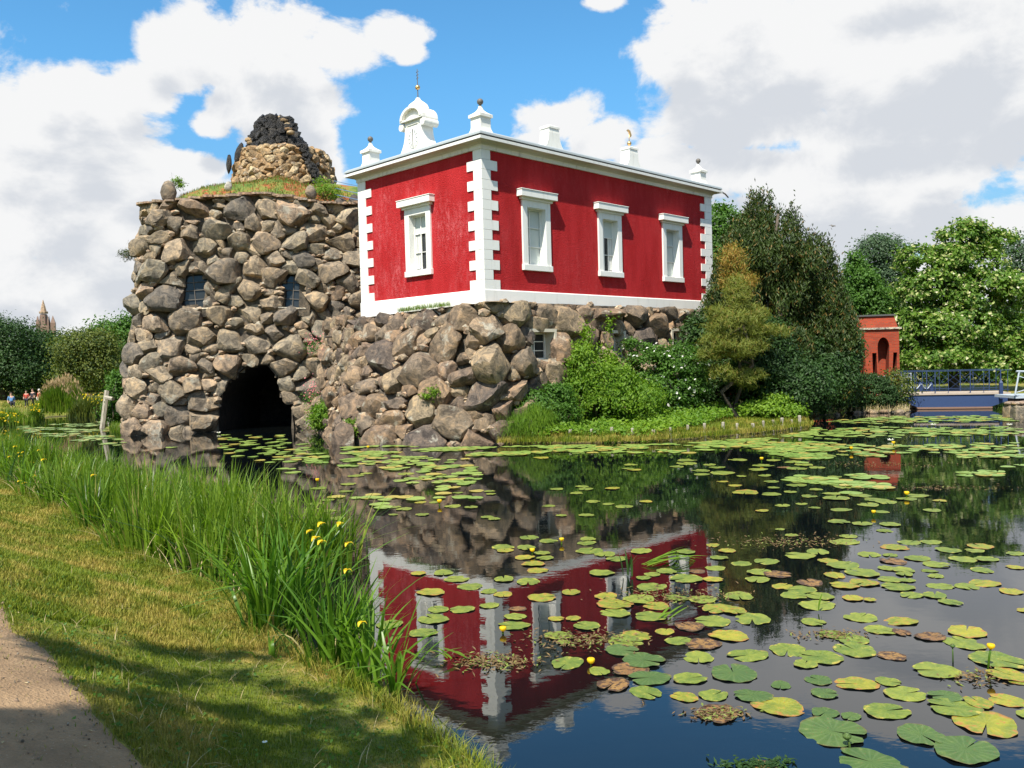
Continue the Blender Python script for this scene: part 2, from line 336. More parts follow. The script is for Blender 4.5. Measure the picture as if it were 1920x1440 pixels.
# ------------------------------------------------------------------ mesh helpers
def link(o, parent=None):
    col.objects.link(o)
    if parent is not None: o.parent = parent
    return o
def mesh_np(name, V, F, smooth=False):
    """V (n,3), F (m,k) all faces with k corners"""
    V = np.ascontiguousarray(V, np.float32); F = np.ascontiguousarray(F, np.int32); k = F.shape[1]
    me = bpy.data.meshes.new(name); me.vertices.add(len(V)); me.vertices.foreach_set('co', V.ravel())
    me.loops.add(F.size); me.loops.foreach_set('vertex_index', F.ravel()); me.polygons.add(len(F))
    me.polygons.foreach_set('loop_start', np.arange(0, F.size, k, dtype=np.int32)); me.polygons.foreach_set('loop_total', np.full(len(F), k, np.int32))
    me.update(calc_edges=True)
    me.polygons.foreach_set('use_smooth', np.full(len(F), smooth)); return me
def obj_np(name, V, F, m, parent=None, smooth=False, loc=None):
    me = mesh_np(name, V, F, bool(smooth))
    if smooth == 'sharp': me.set_sharp_from_angle(angle=R(26))
    me.materials.append(m); o = bpy.data.objects.new(name, me); link(o, parent)
    if loc is not None: o.location = loc
    return o
class MB:
    def __init__(s): s.v = []; s.f = []
    def add(s, v, f): k = len(s.v); s.v += [tuple(map(float, p)) for p in v]; s.f += [tuple(i+k for i in q) for q in f]; return s
    def box(s, a, b):
        x0, y0, z0 = a; x1, y1, z1 = b
        return s.add([(x0,y0,z0),(x1,y0,z0),(x1,y1,z0),(x0,y1,z0),(x0,y0,z1),(x1,y0,z1),(x1,y1,z1),(x0,y1,z1)], [(0,3,2,1),(4,5,6,7),(0,1,5,4),(1,2,6,5),(2,3,7,6),(3,0,4,7)])
    def tube(s, pts, rad, n=8, cap=True):
        pts = [Vector(p) for p in pts]
        if not hasattr(rad, '__len__'): rad = [rad]*len(pts)
        V = []; F = []; ref = Vector((.31, .17, .93))
        for i, p in enumerate(pts):
            t = (pts[min(i+1, len(pts)-1)]-pts[max(i-1, 0)]).normalized()
            a = t.cross(ref)
            if a.length < .05: a = t.cross(Vector((1, 0, 0)))
            a.normalize(); b = t.cross(a)
            for k in range(n): V.append(p+(a*math.cos(k*2*math.pi/n)+b*math.sin(k*2*math.pi/n))*rad[i])
        for i in range(len(pts)-1):
            for k in range(n): F.append((i*n+k, i*n+(k+1) % n, (i+1)*n+(k+1) % n, (i+1)*n+k))
        if cap: F.append(tuple(range(n))[::-1]); F.append(tuple((len(pts)-1)*n+k for k in range(n)))
        return s.add(V, F)
    def prism(s, poly, y0, y1, plane='xz', holes=()):
        """polygon in the xz (or yz, xy) plane extruded along the third axis, with through holes"""
        mp = {'xz': lambda a, b, c: (a, c, b), 'yz': lambda a, b, c: (c, a, b), 'xy': lambda a, b, c: (a, b, c)}[plane]
        loops = [list(poly)]+[list(h) for h in holes]
        tri = tessellate_polygon([[Vector((a, b, 0)) for a, b in L] for L in loops]); flat = [p for L in loops for p in L]; n = len(flat)
        V = [mp(a, b, y0) for a, b in flat]+[mp(a, b, y1) for a, b in flat]
        F = [tuple(t) for t in tri]+[tuple(i+n for i in t)[::-1] for t in tri]; k = 0
        for L in loops:
            m = len(L)
            for i in range(m): F.append((k+i, k+(i+1) % m, k+(i+1) % m+n, k+i+n))
            k += m
        return s.add(V, F)
    def sphere(s, c, r, n=10, m=7):
        V = []; F = []
        for i in range(m+1):
            a = math.pi*i/m
            for k in range(n): V.append((c[0]+r*math.sin(a)*math.cos(2*math.pi*k/n), c[1]+r*math.sin(a)*math.sin(2*math.pi*k/n), c[2]+r*math.cos(a)))
        for i in range(m):
            for k in range(n): F.append((i*n+k, (i+1)*n+k, (i+1)*n+(k+1) % n, i*n+(k+1) % n))
        return s.add(V, F)
    def loft(s, rings, cap=True):
        n = len(rings[0]); V = [p for r in rings for p in r]; F = []
        for i in range(len(rings)-1):
            for k in range(n): F.append((i*n+k, i*n+(k+1) % n, (i+1)*n+(k+1) % n, (i+1)*n+k))
        if cap: F.append(tuple(range(n))[::-1]); F.append(tuple((len(rings)-1)*n+k for k in range(n)))
        return s.add(V, F)
    def build(s, name, m, parent=None, smooth=False, loc=None, recalc=True, bevel=0.):
        me = bpy.data.meshes.new(name); me.from_pydata(s.v, [], s.f); me.materials.append(m)
        if recalc:
            import bmesh
            bm = bmesh.new(); bm.from_mesh(me); bmesh.ops.recalc_face_normals(bm, faces=bm.faces); bm.to_mesh(me); bm.free()
        if smooth: me.polygons.foreach_set('use_smooth', [True]*len(me.polygons))
        o = bpy.data.objects.new(name, me); link(o, parent)
        if loc is not None: o.location = loc
        if bevel:
            b = o.modifiers.new('bevel', 'BEVEL'); b.width = bevel; b.segments = 2; b.limit_method = 'ANGLE'
        return o
ORD = 'first second third fourth fifth sixth seventh eighth ninth tenth eleventh twelfth thirteenth fourteenth fifteenth sixteenth seventeenth eighteenth nineteenth twentieth twenty-first twenty-second twenty-third twenty-fourth twenty-fifth twenty-sixth'.split()
def tag(o, label=None, cat=None, group=None, kind=None):
    if label: o['label'] = label
    if cat: o['category'] = cat
    if group: o['group'] = group
    if kind: o['kind'] = kind
    return o
def thing(name, label, cat, loc=(0, 0, 0), rz=0., group=None):
    o = bpy.data.objects.new(name, None); o.empty_display_size = .3; link(o); o.location = loc; o.rotation_euler = (0, 0, rz)
    return tag(o, label, cat, group)
def sq(w, d, z, cx=0., cy=0.): return [(cx-w/2, cy-d/2, z), (cx+w/2, cy-d/2, z), (cx+w/2, cy+d/2, z), (cx-w/2, cy+d/2, z)]
def unit(v): return v/np.maximum(np.linalg.norm(v, axis=-1, keepdims=True), 1e-9)
def snoise(P, seed, f=1.):
    r = np.random.default_rng(seed); o = 0
    for k in range(5):
        w = r.normal(size=3)*f*(1+k*.6); o = o+np.sin(P@w+r.uniform(0, 6.28))/(1+k*.5)
    return o/2.2

# ------------------------------------------------------------------ terrain
NEAR = [(9,-6),(3.2,.6),(.9,3.4),(-.05,5.1),(-.3,5.79),(-.84,6.65),(-1.73,7.63),(-2.5,8.64),(-3.38,10.17),(-5.09,11.92),(-8.81,16.56),(-13.28,21.67),(-19,27.5),(-27,34),(-42,42),(-90,60),(-400,100),(-400,-400),(300,-400),(120,-60),(30,-20)]
FAR = [(-400,160),(-90,62),(-50,47),(-36,46.5),(-30,48.3),(-28.6,51),(-27.5,55),(-24,54.5),(-20.5,50.5),(-14,53),(0,58),(12,55),(22,47.5),(30,43),(60,36),(400,30),(400,700),(-400,700)]
ISLE = [(-.6,29.2),(-.2,28.55),(.67,28.45),(2.5,28.0),(4.2,27.9),(6.3,28.5),(8.19,29.45),(10,30.6),(11.39,32.1),(11.9,33.6),(12.4,35.8),(14.25,37.5),(17.2,37.9),(18.6,40),(19.5,50),(0,52),(-5,46),(-6,36),(-4,33)]
ISLE2 = [(-17.0,38.5),(-18.6,38.9),(-20.0,41),(-20.6,44),(-17,47),(-15,41)]
def sdist(P, poly):
    """positive inside"""
    A = np.array(poly, float); B = np.roll(A, -1, 0); d = np.full(len(P), 1e9); ins = np.zeros(len(P), bool)
    for a, b in zip(A, B):
        e = b-a; t = np.clip(((P-a)@e)/(e@e), 0, 1); d = np.minimum(d, np.linalg.norm(P-(a+t[:, None]*e), axis=1))
        c = ((a[1] > P[:, 1]) != (b[1] > P[:, 1]))
        with np.errstate(divide='ignore', invalid='ignore'): xi = (b[0]-a[0])*(P[:, 1]-a[1])/(b[1]-a[1])+a[0]
        ins ^= c & (P[:, 0] < xi)
    return np.where(ins, d, -d)
def ss(x): x = np.clip(x, 0, 1); return x*x*(3-2*x)
def height(P):
    P = np.atleast_2d(np.asarray(P, float)); P3 = np.c_[P, np.zeros(len(P))]; nz = snoise(P3, 5, .5)*.04+snoise(P3, 6, 2.)*.015
    s = sdist(P, NEAR)+snoise(P3, 8, 1.6)*.08
    h1 = np.where(s > 0, .10*ss(s/.12)+1.1*ss((s-.1)/3.6)+nz*ss(s), -1.0*ss(-s/.5))
    s = sdist(P, FAR); h2 = np.where(s > 0, .12*ss(s/.3)+.10*ss(s/8)+1.3*ss((s-22)/60)+nz, -1.0*ss(-s/.6))
    s = sdist(P, ISLE); h3 = np.where(s > 0, .24*ss(s/.12)+.35*ss(s/5)+nz*ss(s), -1.0*ss(-s/.4))
    s = sdist(P, ISLE2); h4 = np.where(s > 0, .15*ss(s/.3)+.4*ss(s/3)+nz, -1.0*ss(-s/.6))
    return np.maximum.reduce([h1, h2, h3, h4])
def hz(x, y): return float(height([(x, y)])[0])
rad = [0.3]
while rad[-1] < 650: rad.append(rad[-1]*1.032+.012)
ang = np.concatenate([np.arange(-50, 50, .5), np.arange(50, 310, 4.)])
rr, aa = np.meshgrid(rad, np.radians(ang), indexing='ij')
P = np.stack([rr*np.sin(aa), rr*np.cos(aa)], -1).reshape(-1, 2); P = np.vstack([P, [[0, 0]]])
nr, na = rr.shape; idx = np.arange(nr*na).reshape(nr, na); nx = np.roll(idx, -1, 1)
F = np.stack([idx[:-1], nx[:-1], nx[1:], idx[1:]], -1).reshape(-1, 4)
V = np.c_[P, height(P)]
g = obj_np('ground', V[:, :], F[:, ::-1], M['ground'], smooth=True); tag(g, 'lawns and pond bed', kind='structure')
V = np.array([(-700, -500, 0), (700, -500, 0), (700, 800, 0), (-700, 800, 0)]); g = obj_np('water', V, np.array([[0, 1, 2, 3]]), M['water']); tag(g, 'dark pond water', kind='structure')
# path: a strip of sandy gravel along its measured edge
E0 = [(-9.5,12.0),(-5.4,8.0),(-3.76,6.07),(-3.11,5.33),(-2.45,4.59),(-2.01,4.03),(-1.68,3.64),(-1.2,2.6),(-.9,1.0),(-.8,-2),(-.8,-8)]
ev = []
for i in range(len(E0)-1):
    a, b = np.array(E0[i]), np.array(E0[i+1]); n = max(2, int(np.linalg.norm(b-a)/.12))
    for k in range(n): ev.append(a+(b-a)*k/n)
ev = np.array(ev); ev3 = np.c_[ev, ev[:, 0]*0]; nrm = np.array((-.62, -.78)); W_ = np.array([0, .06, .15, .3, .6, 1., 1.5, 2., 2.4])
edge = ev+(snoise(ev3, 21, 3.)*.07+snoise(ev3, 22, 9.)*.03)[:, None]*nrm
edge = edge+np.array([.28, .05])
G = edge[:, None, :]+W_[None, :, None]*nrm*np.array([1, 1]); sh = G.shape[:2]; Gp = G.reshape(-1, 2)
zz = height(Gp)+np.tile(np.array([-.01, .006, .012, .012, .012, .012, .012, .012, .0]), sh[0])
ii = np.arange(sh[0]*sh[1]).reshape(sh); F = np.stack([ii[:-1, :-1], ii[:-1, 1:], ii[1:, 1:], ii[1:, :-1]], -1).reshape(-1, 4)
o = obj_np('path', np.c_[Gp, zz], F, M['sand'], smooth=True); tag(o, 'sandy gravel path', kind='structure')
PATHPOLY = [tuple(p) for p in edge]+[tuple(p+nrm*2.4) for p in edge[::-1]]

# ------------------------------------------------------------------ the red house
TH = .7791; CX, CY = -.855, 29.64; ROTV = math.pi/2-TH; LU, LL = 14.97, 7.32
ZB, ZR, ZT = 4.91, 5.34, 10.24
villa = thing('red_house', 'red stuccoed house with white quoins and cornice standing on the boulder podium', 'house', (CX, CY, 0), ROTV)
def rectring(off, z): return [(-off, -off, z), (LU+off, -off, z), (LU+off, LL+off, z), (-off, LL+off, z)]
# walls: right facade y=0 (x along), left facade x=0 (y along)
def rect(x0, x1, z0, z1): return [(x0, z0), (x1, z0), (x1, z1), (x0, z1)]
WC = [2.7, 7.13, 11.65]; WL = 3.55; WZ0, WZ1 = 6.33, 8.45
mb = MB(); mb.prism(rect(0, LU, ZR, ZT+.5), 0, .4, 'xz', [rect(c-.6, c+.6, WZ0-.1, WZ1+.1) for c in WC]); mb.build('wall', M['red'], villa)
mb = MB(); mb.prism(rect(.402, LL, ZR, ZT+.5), 0, .4, 'yz', [rect(WL-.6, WL+.6, WZ0-.1, WZ1+.1)]); mb.build('wall', M['red'], villa)
MB().box((.4, LL-.4, ZR), (LU, LL, ZT+.5)).build('wall', M['red'], villa); MB().box((LU-.4, .4, ZR), (LU, LL-.4, ZT+.5)).build('wall', M['red'], villa)
mb = MB(); mb.box((.4, .4, ZR), (LU-.4, LL-.4, ZR+.05)); mb.box((1.3, 1.3, ZR), (LU-1.3, 1.4, ZT)); mb.box((1.3, 1.4, ZR), (1.4, LL-1.3, ZT)); mb.build('interior', M['dim'], villa)
mb = MB(); mb.loft([rectring(.06, ZB-.6), rectring(.06, ZR-.02), rectring(.035, ZR+.012)]); mb.build('plinth', M['white'], villa)
# cornice pieces swept round the four walls
def ringband(prof, name, m):
    rings = [rectring(o_, z_) for o_, z_ in prof]; mb = MB(); mb.loft(rings, cap=False); mb.f += []; return mb.build(name, m, villa, recalc=False)
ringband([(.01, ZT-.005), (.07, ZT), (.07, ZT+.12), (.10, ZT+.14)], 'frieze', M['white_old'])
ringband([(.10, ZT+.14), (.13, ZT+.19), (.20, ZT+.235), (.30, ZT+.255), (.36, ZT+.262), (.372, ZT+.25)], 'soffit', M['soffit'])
ringband([(.372, ZT+.245), (.42, ZT+.235), (.425, ZT+.335), (.40, ZT+.345)], 'gutter', M['white'])
ringband([(.40, ZT+.345), (.36, ZT+.348), (.36, ZT+.385), (.405, ZT+.387)], 'gutter_gap', M['dark_line'])
ringband([(.405, ZT+.387), (.415, ZT+.40), (.40, ZT+.47), (.33, ZT+.53), (.10, ZT+.57), (-.5, ZT+.60)], 'flashing', M['zinc'])
MB().loft([rectring(-.48, ZT+.60), rectring(-2.2, ZT+.95)]).build('roof', M['zinc'], villa)
# quoins: toothed blocks, thin joints between
NQ = 14; QH = (ZT-ZR-.005)/NQ
for i in range(NQ):
    z0 = ZR+.012+i*QH; z1 = z0+QH-.010; w = .73 if i % 2 == 0 else .40; w2 = w
    pr = .035
    MB().add([(-pr,-pr,z0),(w,-pr,z0),(w,.02,z0),(.02,.02,z0),(.02,w2,z0),(-pr,w2,z0),(-pr,-pr,z1),(w,-pr,z1),(w,.02,z1),(.02,.02,z1),(.02,w2,z1),(-pr,w2,z1)],
        [(0,5,4,3),(0,3,2,1),(6,7,8,9),(6,9,10,11)]+[(a,(a+1) % 6,(a+1) % 6+6,a+6) for a in range(6)]).build('quoin_stone', M['white'], villa)
    MB().box((LU-(.93 if i % 2 == 0 else .55), -pr, z0), (LU+pr, .02, z1)).build('quoin_stone', M['white'], villa)
    MB().box((-pr, LL-(.86 if i % 2 == 0 else .48), z0), (.02, LL+pr, z1)).build('quoin_stone', M['white'], villa)
# windows: built for the right facade (x along, outward -y), then turned for the left one
def window(kind, cx, side):
    if side == 'R': tx = lambda x, y, z: (cx+x, y, z)
    else: tx = lambda x, y, z: (y, cx-x, z)
    def b(name, parts, m, parent, bevel=0.):
        mb = MB()
        for a, c in parts: mb.box(a, c)
        mb.v = [tx(*p) for p in mb.v]; return mb.build(name, m, parent, bevel=bevel)
    fr = b('window', [((-.76, -.07, WZ0), (-.5, .30, WZ1)), ((.5, -.07, WZ0), (.76, .30, WZ1)), ((-.76, -.07, WZ1), (.76, .30, 8.70))], M['white'], villa)
    b('sill', [((-.79, -.12, 6.12), (.79, .30, WZ0))], M['white'], fr, .008)
    b('lintel', [((-.85, -.13, 8.702), (.85, .0, 8.79)), ((-.98, -.27, 8.792), (.98, .0, 9.03)), ((-1.0, -.29, 9.03), (1.0, .0, 9.06))], M['white'], fr, .006)
    b('window_back', [((-.5, .38, WZ0), (.5, .39, WZ1))], M['dim'], fr)
    b('pane', [((-.5, .262, WZ0), (.5, .268, WZ1))], M['glass'], fr) if kind == 'open' else b('blind', [((-.47, .262, WZ0+.03), (.47, .268, WZ1-.03))], M['blind'], fr)
    if kind == 'open':
        b('blind', [((-.46, .235, 7.75), (.46, .255, WZ1-.02))], M['blind'], fr)
        n = 9; mb = MB()
        for s in (-1, 1):
            poly = [(s*(.46-.26*k/n), .245+.012*math.sin(k*2.3)) for k in range(n+1)]
            V = [tx(a, y, z) for (a, y) in poly for z in (WZ0+.1, 7.75)]
            mb.add(V, [(2*k, 2*k+2, 2*k+3, 2*k+1) for k in range(n)])
        mb.build('curtain', M['curtain'], fr)
    t = .022; bars = [((-.5, .19, WZ0), (-.46, .25, WZ1)), ((.46, .19, WZ0), (.5, .25, WZ1)), ((-.46, .19, WZ1-.05), (.46, .25, WZ1)), ((-.46, .19, WZ0), (.46, .25, WZ0+.06))]
    b('sash', bars, M['white'], fr)
    hb = [WZ0+.71, WZ0+1.42]
    b('glazing_bar', [((-t-.12, .20, WZ0+.06), (t-.12, .235, WZ1-.05))], M['white'], fr)
    b('glazing_bar', [((.16, .20, WZ0+.06), (.16+t, .235, WZ0+1.42))], M['white'], fr) if kind == 'open' else None
    for h in hb: b('glazing_bar', [((-.46, .197, h-t/2), (.46, .238, h+t/2))], M['white'], fr)
window('shut', WC[0], 'R'); window('open', WC[1], 'R'); window('shut', WC[2], 'R'); window('open', WL, 'L')
# piers with ball finials at the corners
def ogee(w0, w1, z0, z1, n=7):
    return [(w0+(w1-w0)*math.sin(k/n*math.pi/2)**.8 if False else w1+(w0-w1)*(1-k/n)**2.4, z0+(z1-z0)*k/n) for k in range(n+1)]
def pier(cx, cy, dz=0.):
    z0 = ZT+.5
    mb = MB(); mb.loft([sq(w, w, z, cx, cy) for w, z in [(.95, z0-.2)]+ogee(.95, .5, z0, z0+.42)+[(.5, z0+.70+dz)]]); p = mb.build('corner_pier', M['white_old'], villa)
    c = z0+.70+dz
    mb = MB(); mb.loft([sq(w, w, z, cx, cy) for w, z in [(.62, c), (.62, c+.10)]+ogee(.60, .10, c+.11, c+.42)]); mb.build('cap', M['white_old'], p)
    mb = MB(); mb.tube([(cx, cy, c+.40), (cx, cy, c+.50)], .045, 8); mb.sphere((cx, cy, c+.58), .115, 14, 9); mb.build('ball_finial', M['iron'], p, smooth=True)
pier(.38, .38); pier(LU-.38, .38); pier(.38, LL-.38); pier(LU-.38, LL-.38)
# chimneys behind the right parapet
def chimney(cx, cy, vane):
    z0 = ZT+.5; top = 12.02
    mb = MB(); mb.loft([[(cx-a/2, cy-b_/2, z), (cx+a/2, cy-b_/2, z), (cx+a/2, cy+b_/2, z), (cx-a/2, cy+b_/2, z)] for a, b_, z in [(1.9, .5, z0-.2)]+[(w, .48, z) for w, z in ogee(1.9, .62, z0+.1, z0+1.0)]+[(.58, .46, top-.16), (.56, .44, top-.1)]])
    p = mb.build('chimney', M['white_old'], villa)
    MB().loft([sq(.64, .52, top-.1, cx, cy), sq(.64, .52, top-.02, cx, cy), sq(.4, .3, top+.04, cx, cy)]).build('cap', M['white_old'], p)
    mb = MB()
    for s in (-1, 1): mb.tube([(cx+s*.98, cy-.27, z0+.18), (cx+s*.98, cy+.27, z0+.18)], .15, 14)
    mb.build('scroll', M['white_old'], p, smooth=False)
    if vane:
        mb = MB(); mb.tube([(cx, cy, top), (cx, cy, top+.75)], .018, 6); mb.sphere((cx, cy, top+.2), .10, 12, 8); mb.build('ball_finial', M['gold'], p, smooth=True)
        MB().add([(cx, cy-.005, top+.52), (cx+.12, cy-.005, top+.48), (cx+.2, cy, top+.60), (cx+.1, cy, top+.78), (cx-.06, cy, top+.82), (cx-.2, cy, top+.74), (cx-.05, cy, top+.68)], [tuple(range(7))]).build('wind_vane', M['gold'], p, recalc=False)
chimney(4.75, 1.0, False); chimney(10.0, 1.0, True)
# clock gable on the left parapet (faces -x, width along y)
def clock():
    c = 3.72; z0 = 10.78; T2 = lambda y, z, x: (x, c-y, z)
    D0, D1 = .02, .58
    hw = .50; out = [(-hw-.42, z0)]
    for k in range(1, 9): t = k/8; out.append((-hw-.42*(1-t)**2.2, z0+.95*t))
    out += [(-hw, z0+1.28), (hw, z0+1.28)]
    for k in range(8, 0, -1): t = k/8; out.append((hw+.42*(1-t)**2.2, z0+.95*t))
    out.append((hw+.42, z0)); out = [(c-a, b) for a, b in out]
    p = MB().prism(out, D0, D1, 'yz').build('clock_gable', M['white'], villa)
    def arc(r0, n=14, zc=z0+1.30, sx=1.): return [(c-sx*r0*math.cos(math.pi*k/n), zc+r0*.72*math.sin(math.pi*k/n)) for k in range(n+1)]
    MB().prism([(c-.66, z0+1.24), (c+.66, z0+1.24), (c+.66, z0+1.30), (c-.66, z0+1.30)], -.10, .70, 'yz').build('cornice', M['white_old'], p)
    MB().prism(arc(.64)+arc(.52)[::-1], -.12, .72, 'yz').build('pediment', M['white_old'], p)
    MB().prism(arc(.515), .02, .70, 'yz').build('tympanum', M['white'], p)
    mb = MB()
    for s in (-1, 1): mb.tube([(-.06, c+s*.64, z0+1.08), (.64, c+s*.64, z0+1.08)], .14, 16)
    mb.build('scroll', M['white_old'], p)
    zt = z0+1.52; cx = .30
    MB().loft([sq(.56, .56, zt, cx, c), sq(.58, .58, zt+.24, cx, c), sq(.50, .50, zt+.36, cx, c), sq(.36, .36, zt+.44, cx, c), sq(.17, .17, zt+.53, cx, c), sq(.09, .09, zt+.63, cx, c)]).build('cupola', M['white_old'], p)
    mb = MB(); mb.tube([(cx, c, zt+.61), (cx, c, zt+1.72)], [.022, .012], 8); mb.build('rod', M['iron'], p)
    MB().sphere((cx, c, zt+1.02), .095, 14, 9).build('ball_finial', M['gold'], p, smooth=True)
    mb = MB()
    for k, z in enumerate((1.36, 1.48, 1.60)): mb.tube([(cx, c-.07, zt+z), (cx, c-.02, zt+z+.05), (cx, c+.05, zt+z-.02)], .012, 5)
    mb.build('wind_vane', M['iron'], p)
    # framed dial
    mb = MB()
    for (a0, a1, b0, b1) in [(-.36, -.32, z0+.12, z0+1.08), (.32, .36, z0+.12, z0+1.08), (-.36, .36, z0+1.08, z0+1.12), (-.36, .36, z0+.08, z0+.12)]: mb.box((-.01, c+a0, b0), (.02, c+a1, b1))
    mb.build('dial_frame', M['white_old'], p)
    zc = z0+.56; disc = [(c+.30*math.cos(2*math.pi*k/32), zc+.36*math.sin(2*math.pi*k/32)) for k in range(32)]
    MB().prism(disc, -.004, .02, 'yz').build('clock_dial', M['white'], p)
    mb = MB()
    for k in range(12):
        a = k*math.pi/6; ux, uz = math.sin(a), math.cos(a); wy, wz = uz*.018, -ux*.018
        mb.add([(-.012, c+ux*.17+wy, zc+uz*.21+wz), (-.012, c+ux*.17-wy, zc+uz*.21-wz), (-.012, c+ux*.27-wy*1.6, zc+uz*.33-wz*1.6), (-.012, c+ux*.27+wy*1.6, zc+uz*.33+wz*1.6)], [(0, 1, 2, 3)])
    mb.build('hour_marks', M['zinc'], p, recalc=False)
    mb = MB(); mb.box((-.022, c-.012, zc-.36), (-.016, c+.012, zc+.36)); mb.build('clock_hands', M['black'], p)
clock()
MB().tube([(LU+.35, -.35, ZT+.32), (LU+.62, -.45, ZT+.20), (LU+.80, -.5, ZT+.05)], .035, 8).build('rain_spout', M['iron'], villa)

# ------------------------------------------------------------------ boulder walls
class Wall:
    def __init__(s, bot, top, k=1., bulge=0.):
        s.B = np.array(bot, float); s.T = np.array(top, float); L = (np.linalg.norm(np.diff(s.B, axis=0), axis=1)+np.linalg.norm(np.diff(s.T, axis=0), axis=1))/2
        s.c = np.r_[0, np.cumsum(L)]; s.L = s.c[-1]; s.H = np.mean(np.linalg.norm(s.T-s.B, axis=1)); s.k = k; s.bulge = bulge
    def ev(s, u, v):
        u = np.asarray(u, float); t = np.asarray(v, float)/s.H
        b = np.stack([np.interp(u, s.c, s.B[:, i]) for i in range(3)], -1); q = np.stack([np.interp(u, s.c, s.T[:, i]) for i in range(3)], -1)
        th = np.clip(t, 0, 1)**s.k
        r = b+(q-b)*th[..., None]; r[..., 2] = b[..., 2]+(q-b)[..., 2]*t; return r
    def frame(s, u, v):
        e = .25; tu = s.ev(min(u+e, s.L), v)-s.ev(max(u-e, 0), v); tv = s.ev(u, min(v+e, s.H))-s.ev(u, max(v-e, 0)); tu = unit(tu); tv = unit(tv-(tv@tu)*tu); n = np.cross(tu, tv)
        return tu, tv, n
    def uv(s, px, py, u0=0.):
        U, V = np.meshgrid(np.linspace(u0, s.L, 260), np.linspace(0, s.H, 130), indexing='ij'); q = proj(s.ev(U, V)); d = (q[..., 0]-px)**2+(q[..., 1]-py)**2
        k = np.unravel_index(d.argmin(), d.shape); return np.array([U[k], V[k]])
import bmesh
def ico(sub):
    bm = bmesh.new(); bmesh.ops.create_icosphere(bm, subdivisions=sub, radius=1.); bm.verts.ensure_lookup_table()
    V = np.array([v.co[:] for v in bm.verts]); F = np.array([[v.index for v in f_.verts] for f_ in bm.faces]); bm.free(); return V, F
ICO = {k: ico(k) for k in (1, 2, 3, 4)}
def clip(poly, n, d):
    """keep points with p.n <= d"""
    out = []
    for i in range(len(poly)):
        a, b = poly[i], poly[(i+1) % len(poly)]; da, db = a@n-d, b@n-d
        if da <= 0: out.append(a)
        if (da < 0) != (db < 0) and da != db: out.append(a+(b-a)*da/(da-db))
    return out
def inpoly(p, poly):
    r = False
    for i in range(len(poly)):
        a, b = poly[i], poly[(i+1) % len(poly)]
        if (a[1] > p[1]) != (b[1] > p[1]) and p[0] < (b[0]-a[0])*(p[1]-a[1])/(b[1]-a[1])+a[0]: r = not r
    return r
def nearest(p, poly):
    best = None
    for i in range(len(poly)):
        a, b = poly[i], poly[(i+1) % len(poly)]; e = b-a; t = np.clip((p-a)@e/(e@e), 0, 1); q = a+t*e; d = np.linalg.norm(p-q)
        if best is None or d < best[0]: best = (d, q)
    return best
def stone_verts(poly, depth, seed, sub, rough=1.):
    r = np.random.default_rng(seed); D, F = ICO[sub]; phi = np.arctan2(D[:, 1], D[:, 0]); P = np.array(poly)
    def Rf(a):
        best = np.full(a.shape, 1e9); dx, dy = np.cos(a), np.sin(a)
        for i in range(len(P)):
            p, q = P[i], P[(i+1) % len(P)]; n = np.array([q[1]-p[1], -(q[0]-p[0])]); L = np.linalg.norm(n)
            if L < 1e-6: continue
            n /= L; dd = p@n
            if dd < 0: n, dd = -n, -dd
            den = dx*n[0]+dy*n[1]; best = np.where(den > .02, np.minimum(best, dd/np.maximum(den, .02)), best)
        return np.minimum(best, np.linalg.norm(P, axis=1).max())
    Rv = sum(Rf(phi+da)*w for da, w in ((-.22, 1), (-.11, 1.5), (0, 2), (.11, 1.5), (.22, 1)))/7.
    ri = np.sqrt(D[:, 0]**2+D[:, 1]**2); ex = r.uniform(.38, .75)
    k = ri**ex; X = np.c_[np.cos(phi)*Rv*k, np.sin(phi)*Rv*k, np.sign(D[:, 2])*np.abs(D[:, 2])**.8*depth]
    sk = r.normal(0, .16, 2); X[:, 2] *= 1+sk[0]*X[:, 0]/np.mean(Rv)+sk[1]*X[:, 1]/np.mean(Rv)
    for _ in range(r.integers(6, 13)):
        n = unit(r.normal(size=3)*[1, 1, .9]); n[2] = abs(n[2]) if r.random() < .9 else n[2]; s = X@n; lim = s.max()*r.uniform(.50, .84); over = np.maximum(s-lim, 0); X -= (over*r.uniform(.93, 1.))[:, None]*n
    for ax in (0, 1):
        a0, a1 = P[:, ax].min(), P[:, ax].max(); b0, b1 = X[:, ax].min(), X[:, ax].max(); X[:, ax] = a0+(X[:, ax]-b0)*(a1-a0)/(b1-b0)
    sz = np.mean(Rv); X += unit(X)*(snoise(X/sz, seed, 2.2)*.085*rough*sz)[:, None]+unit(X)*(snoise(X/sz, seed+1, 6.)*.028*rough*sz)[:, None]
    return X, F
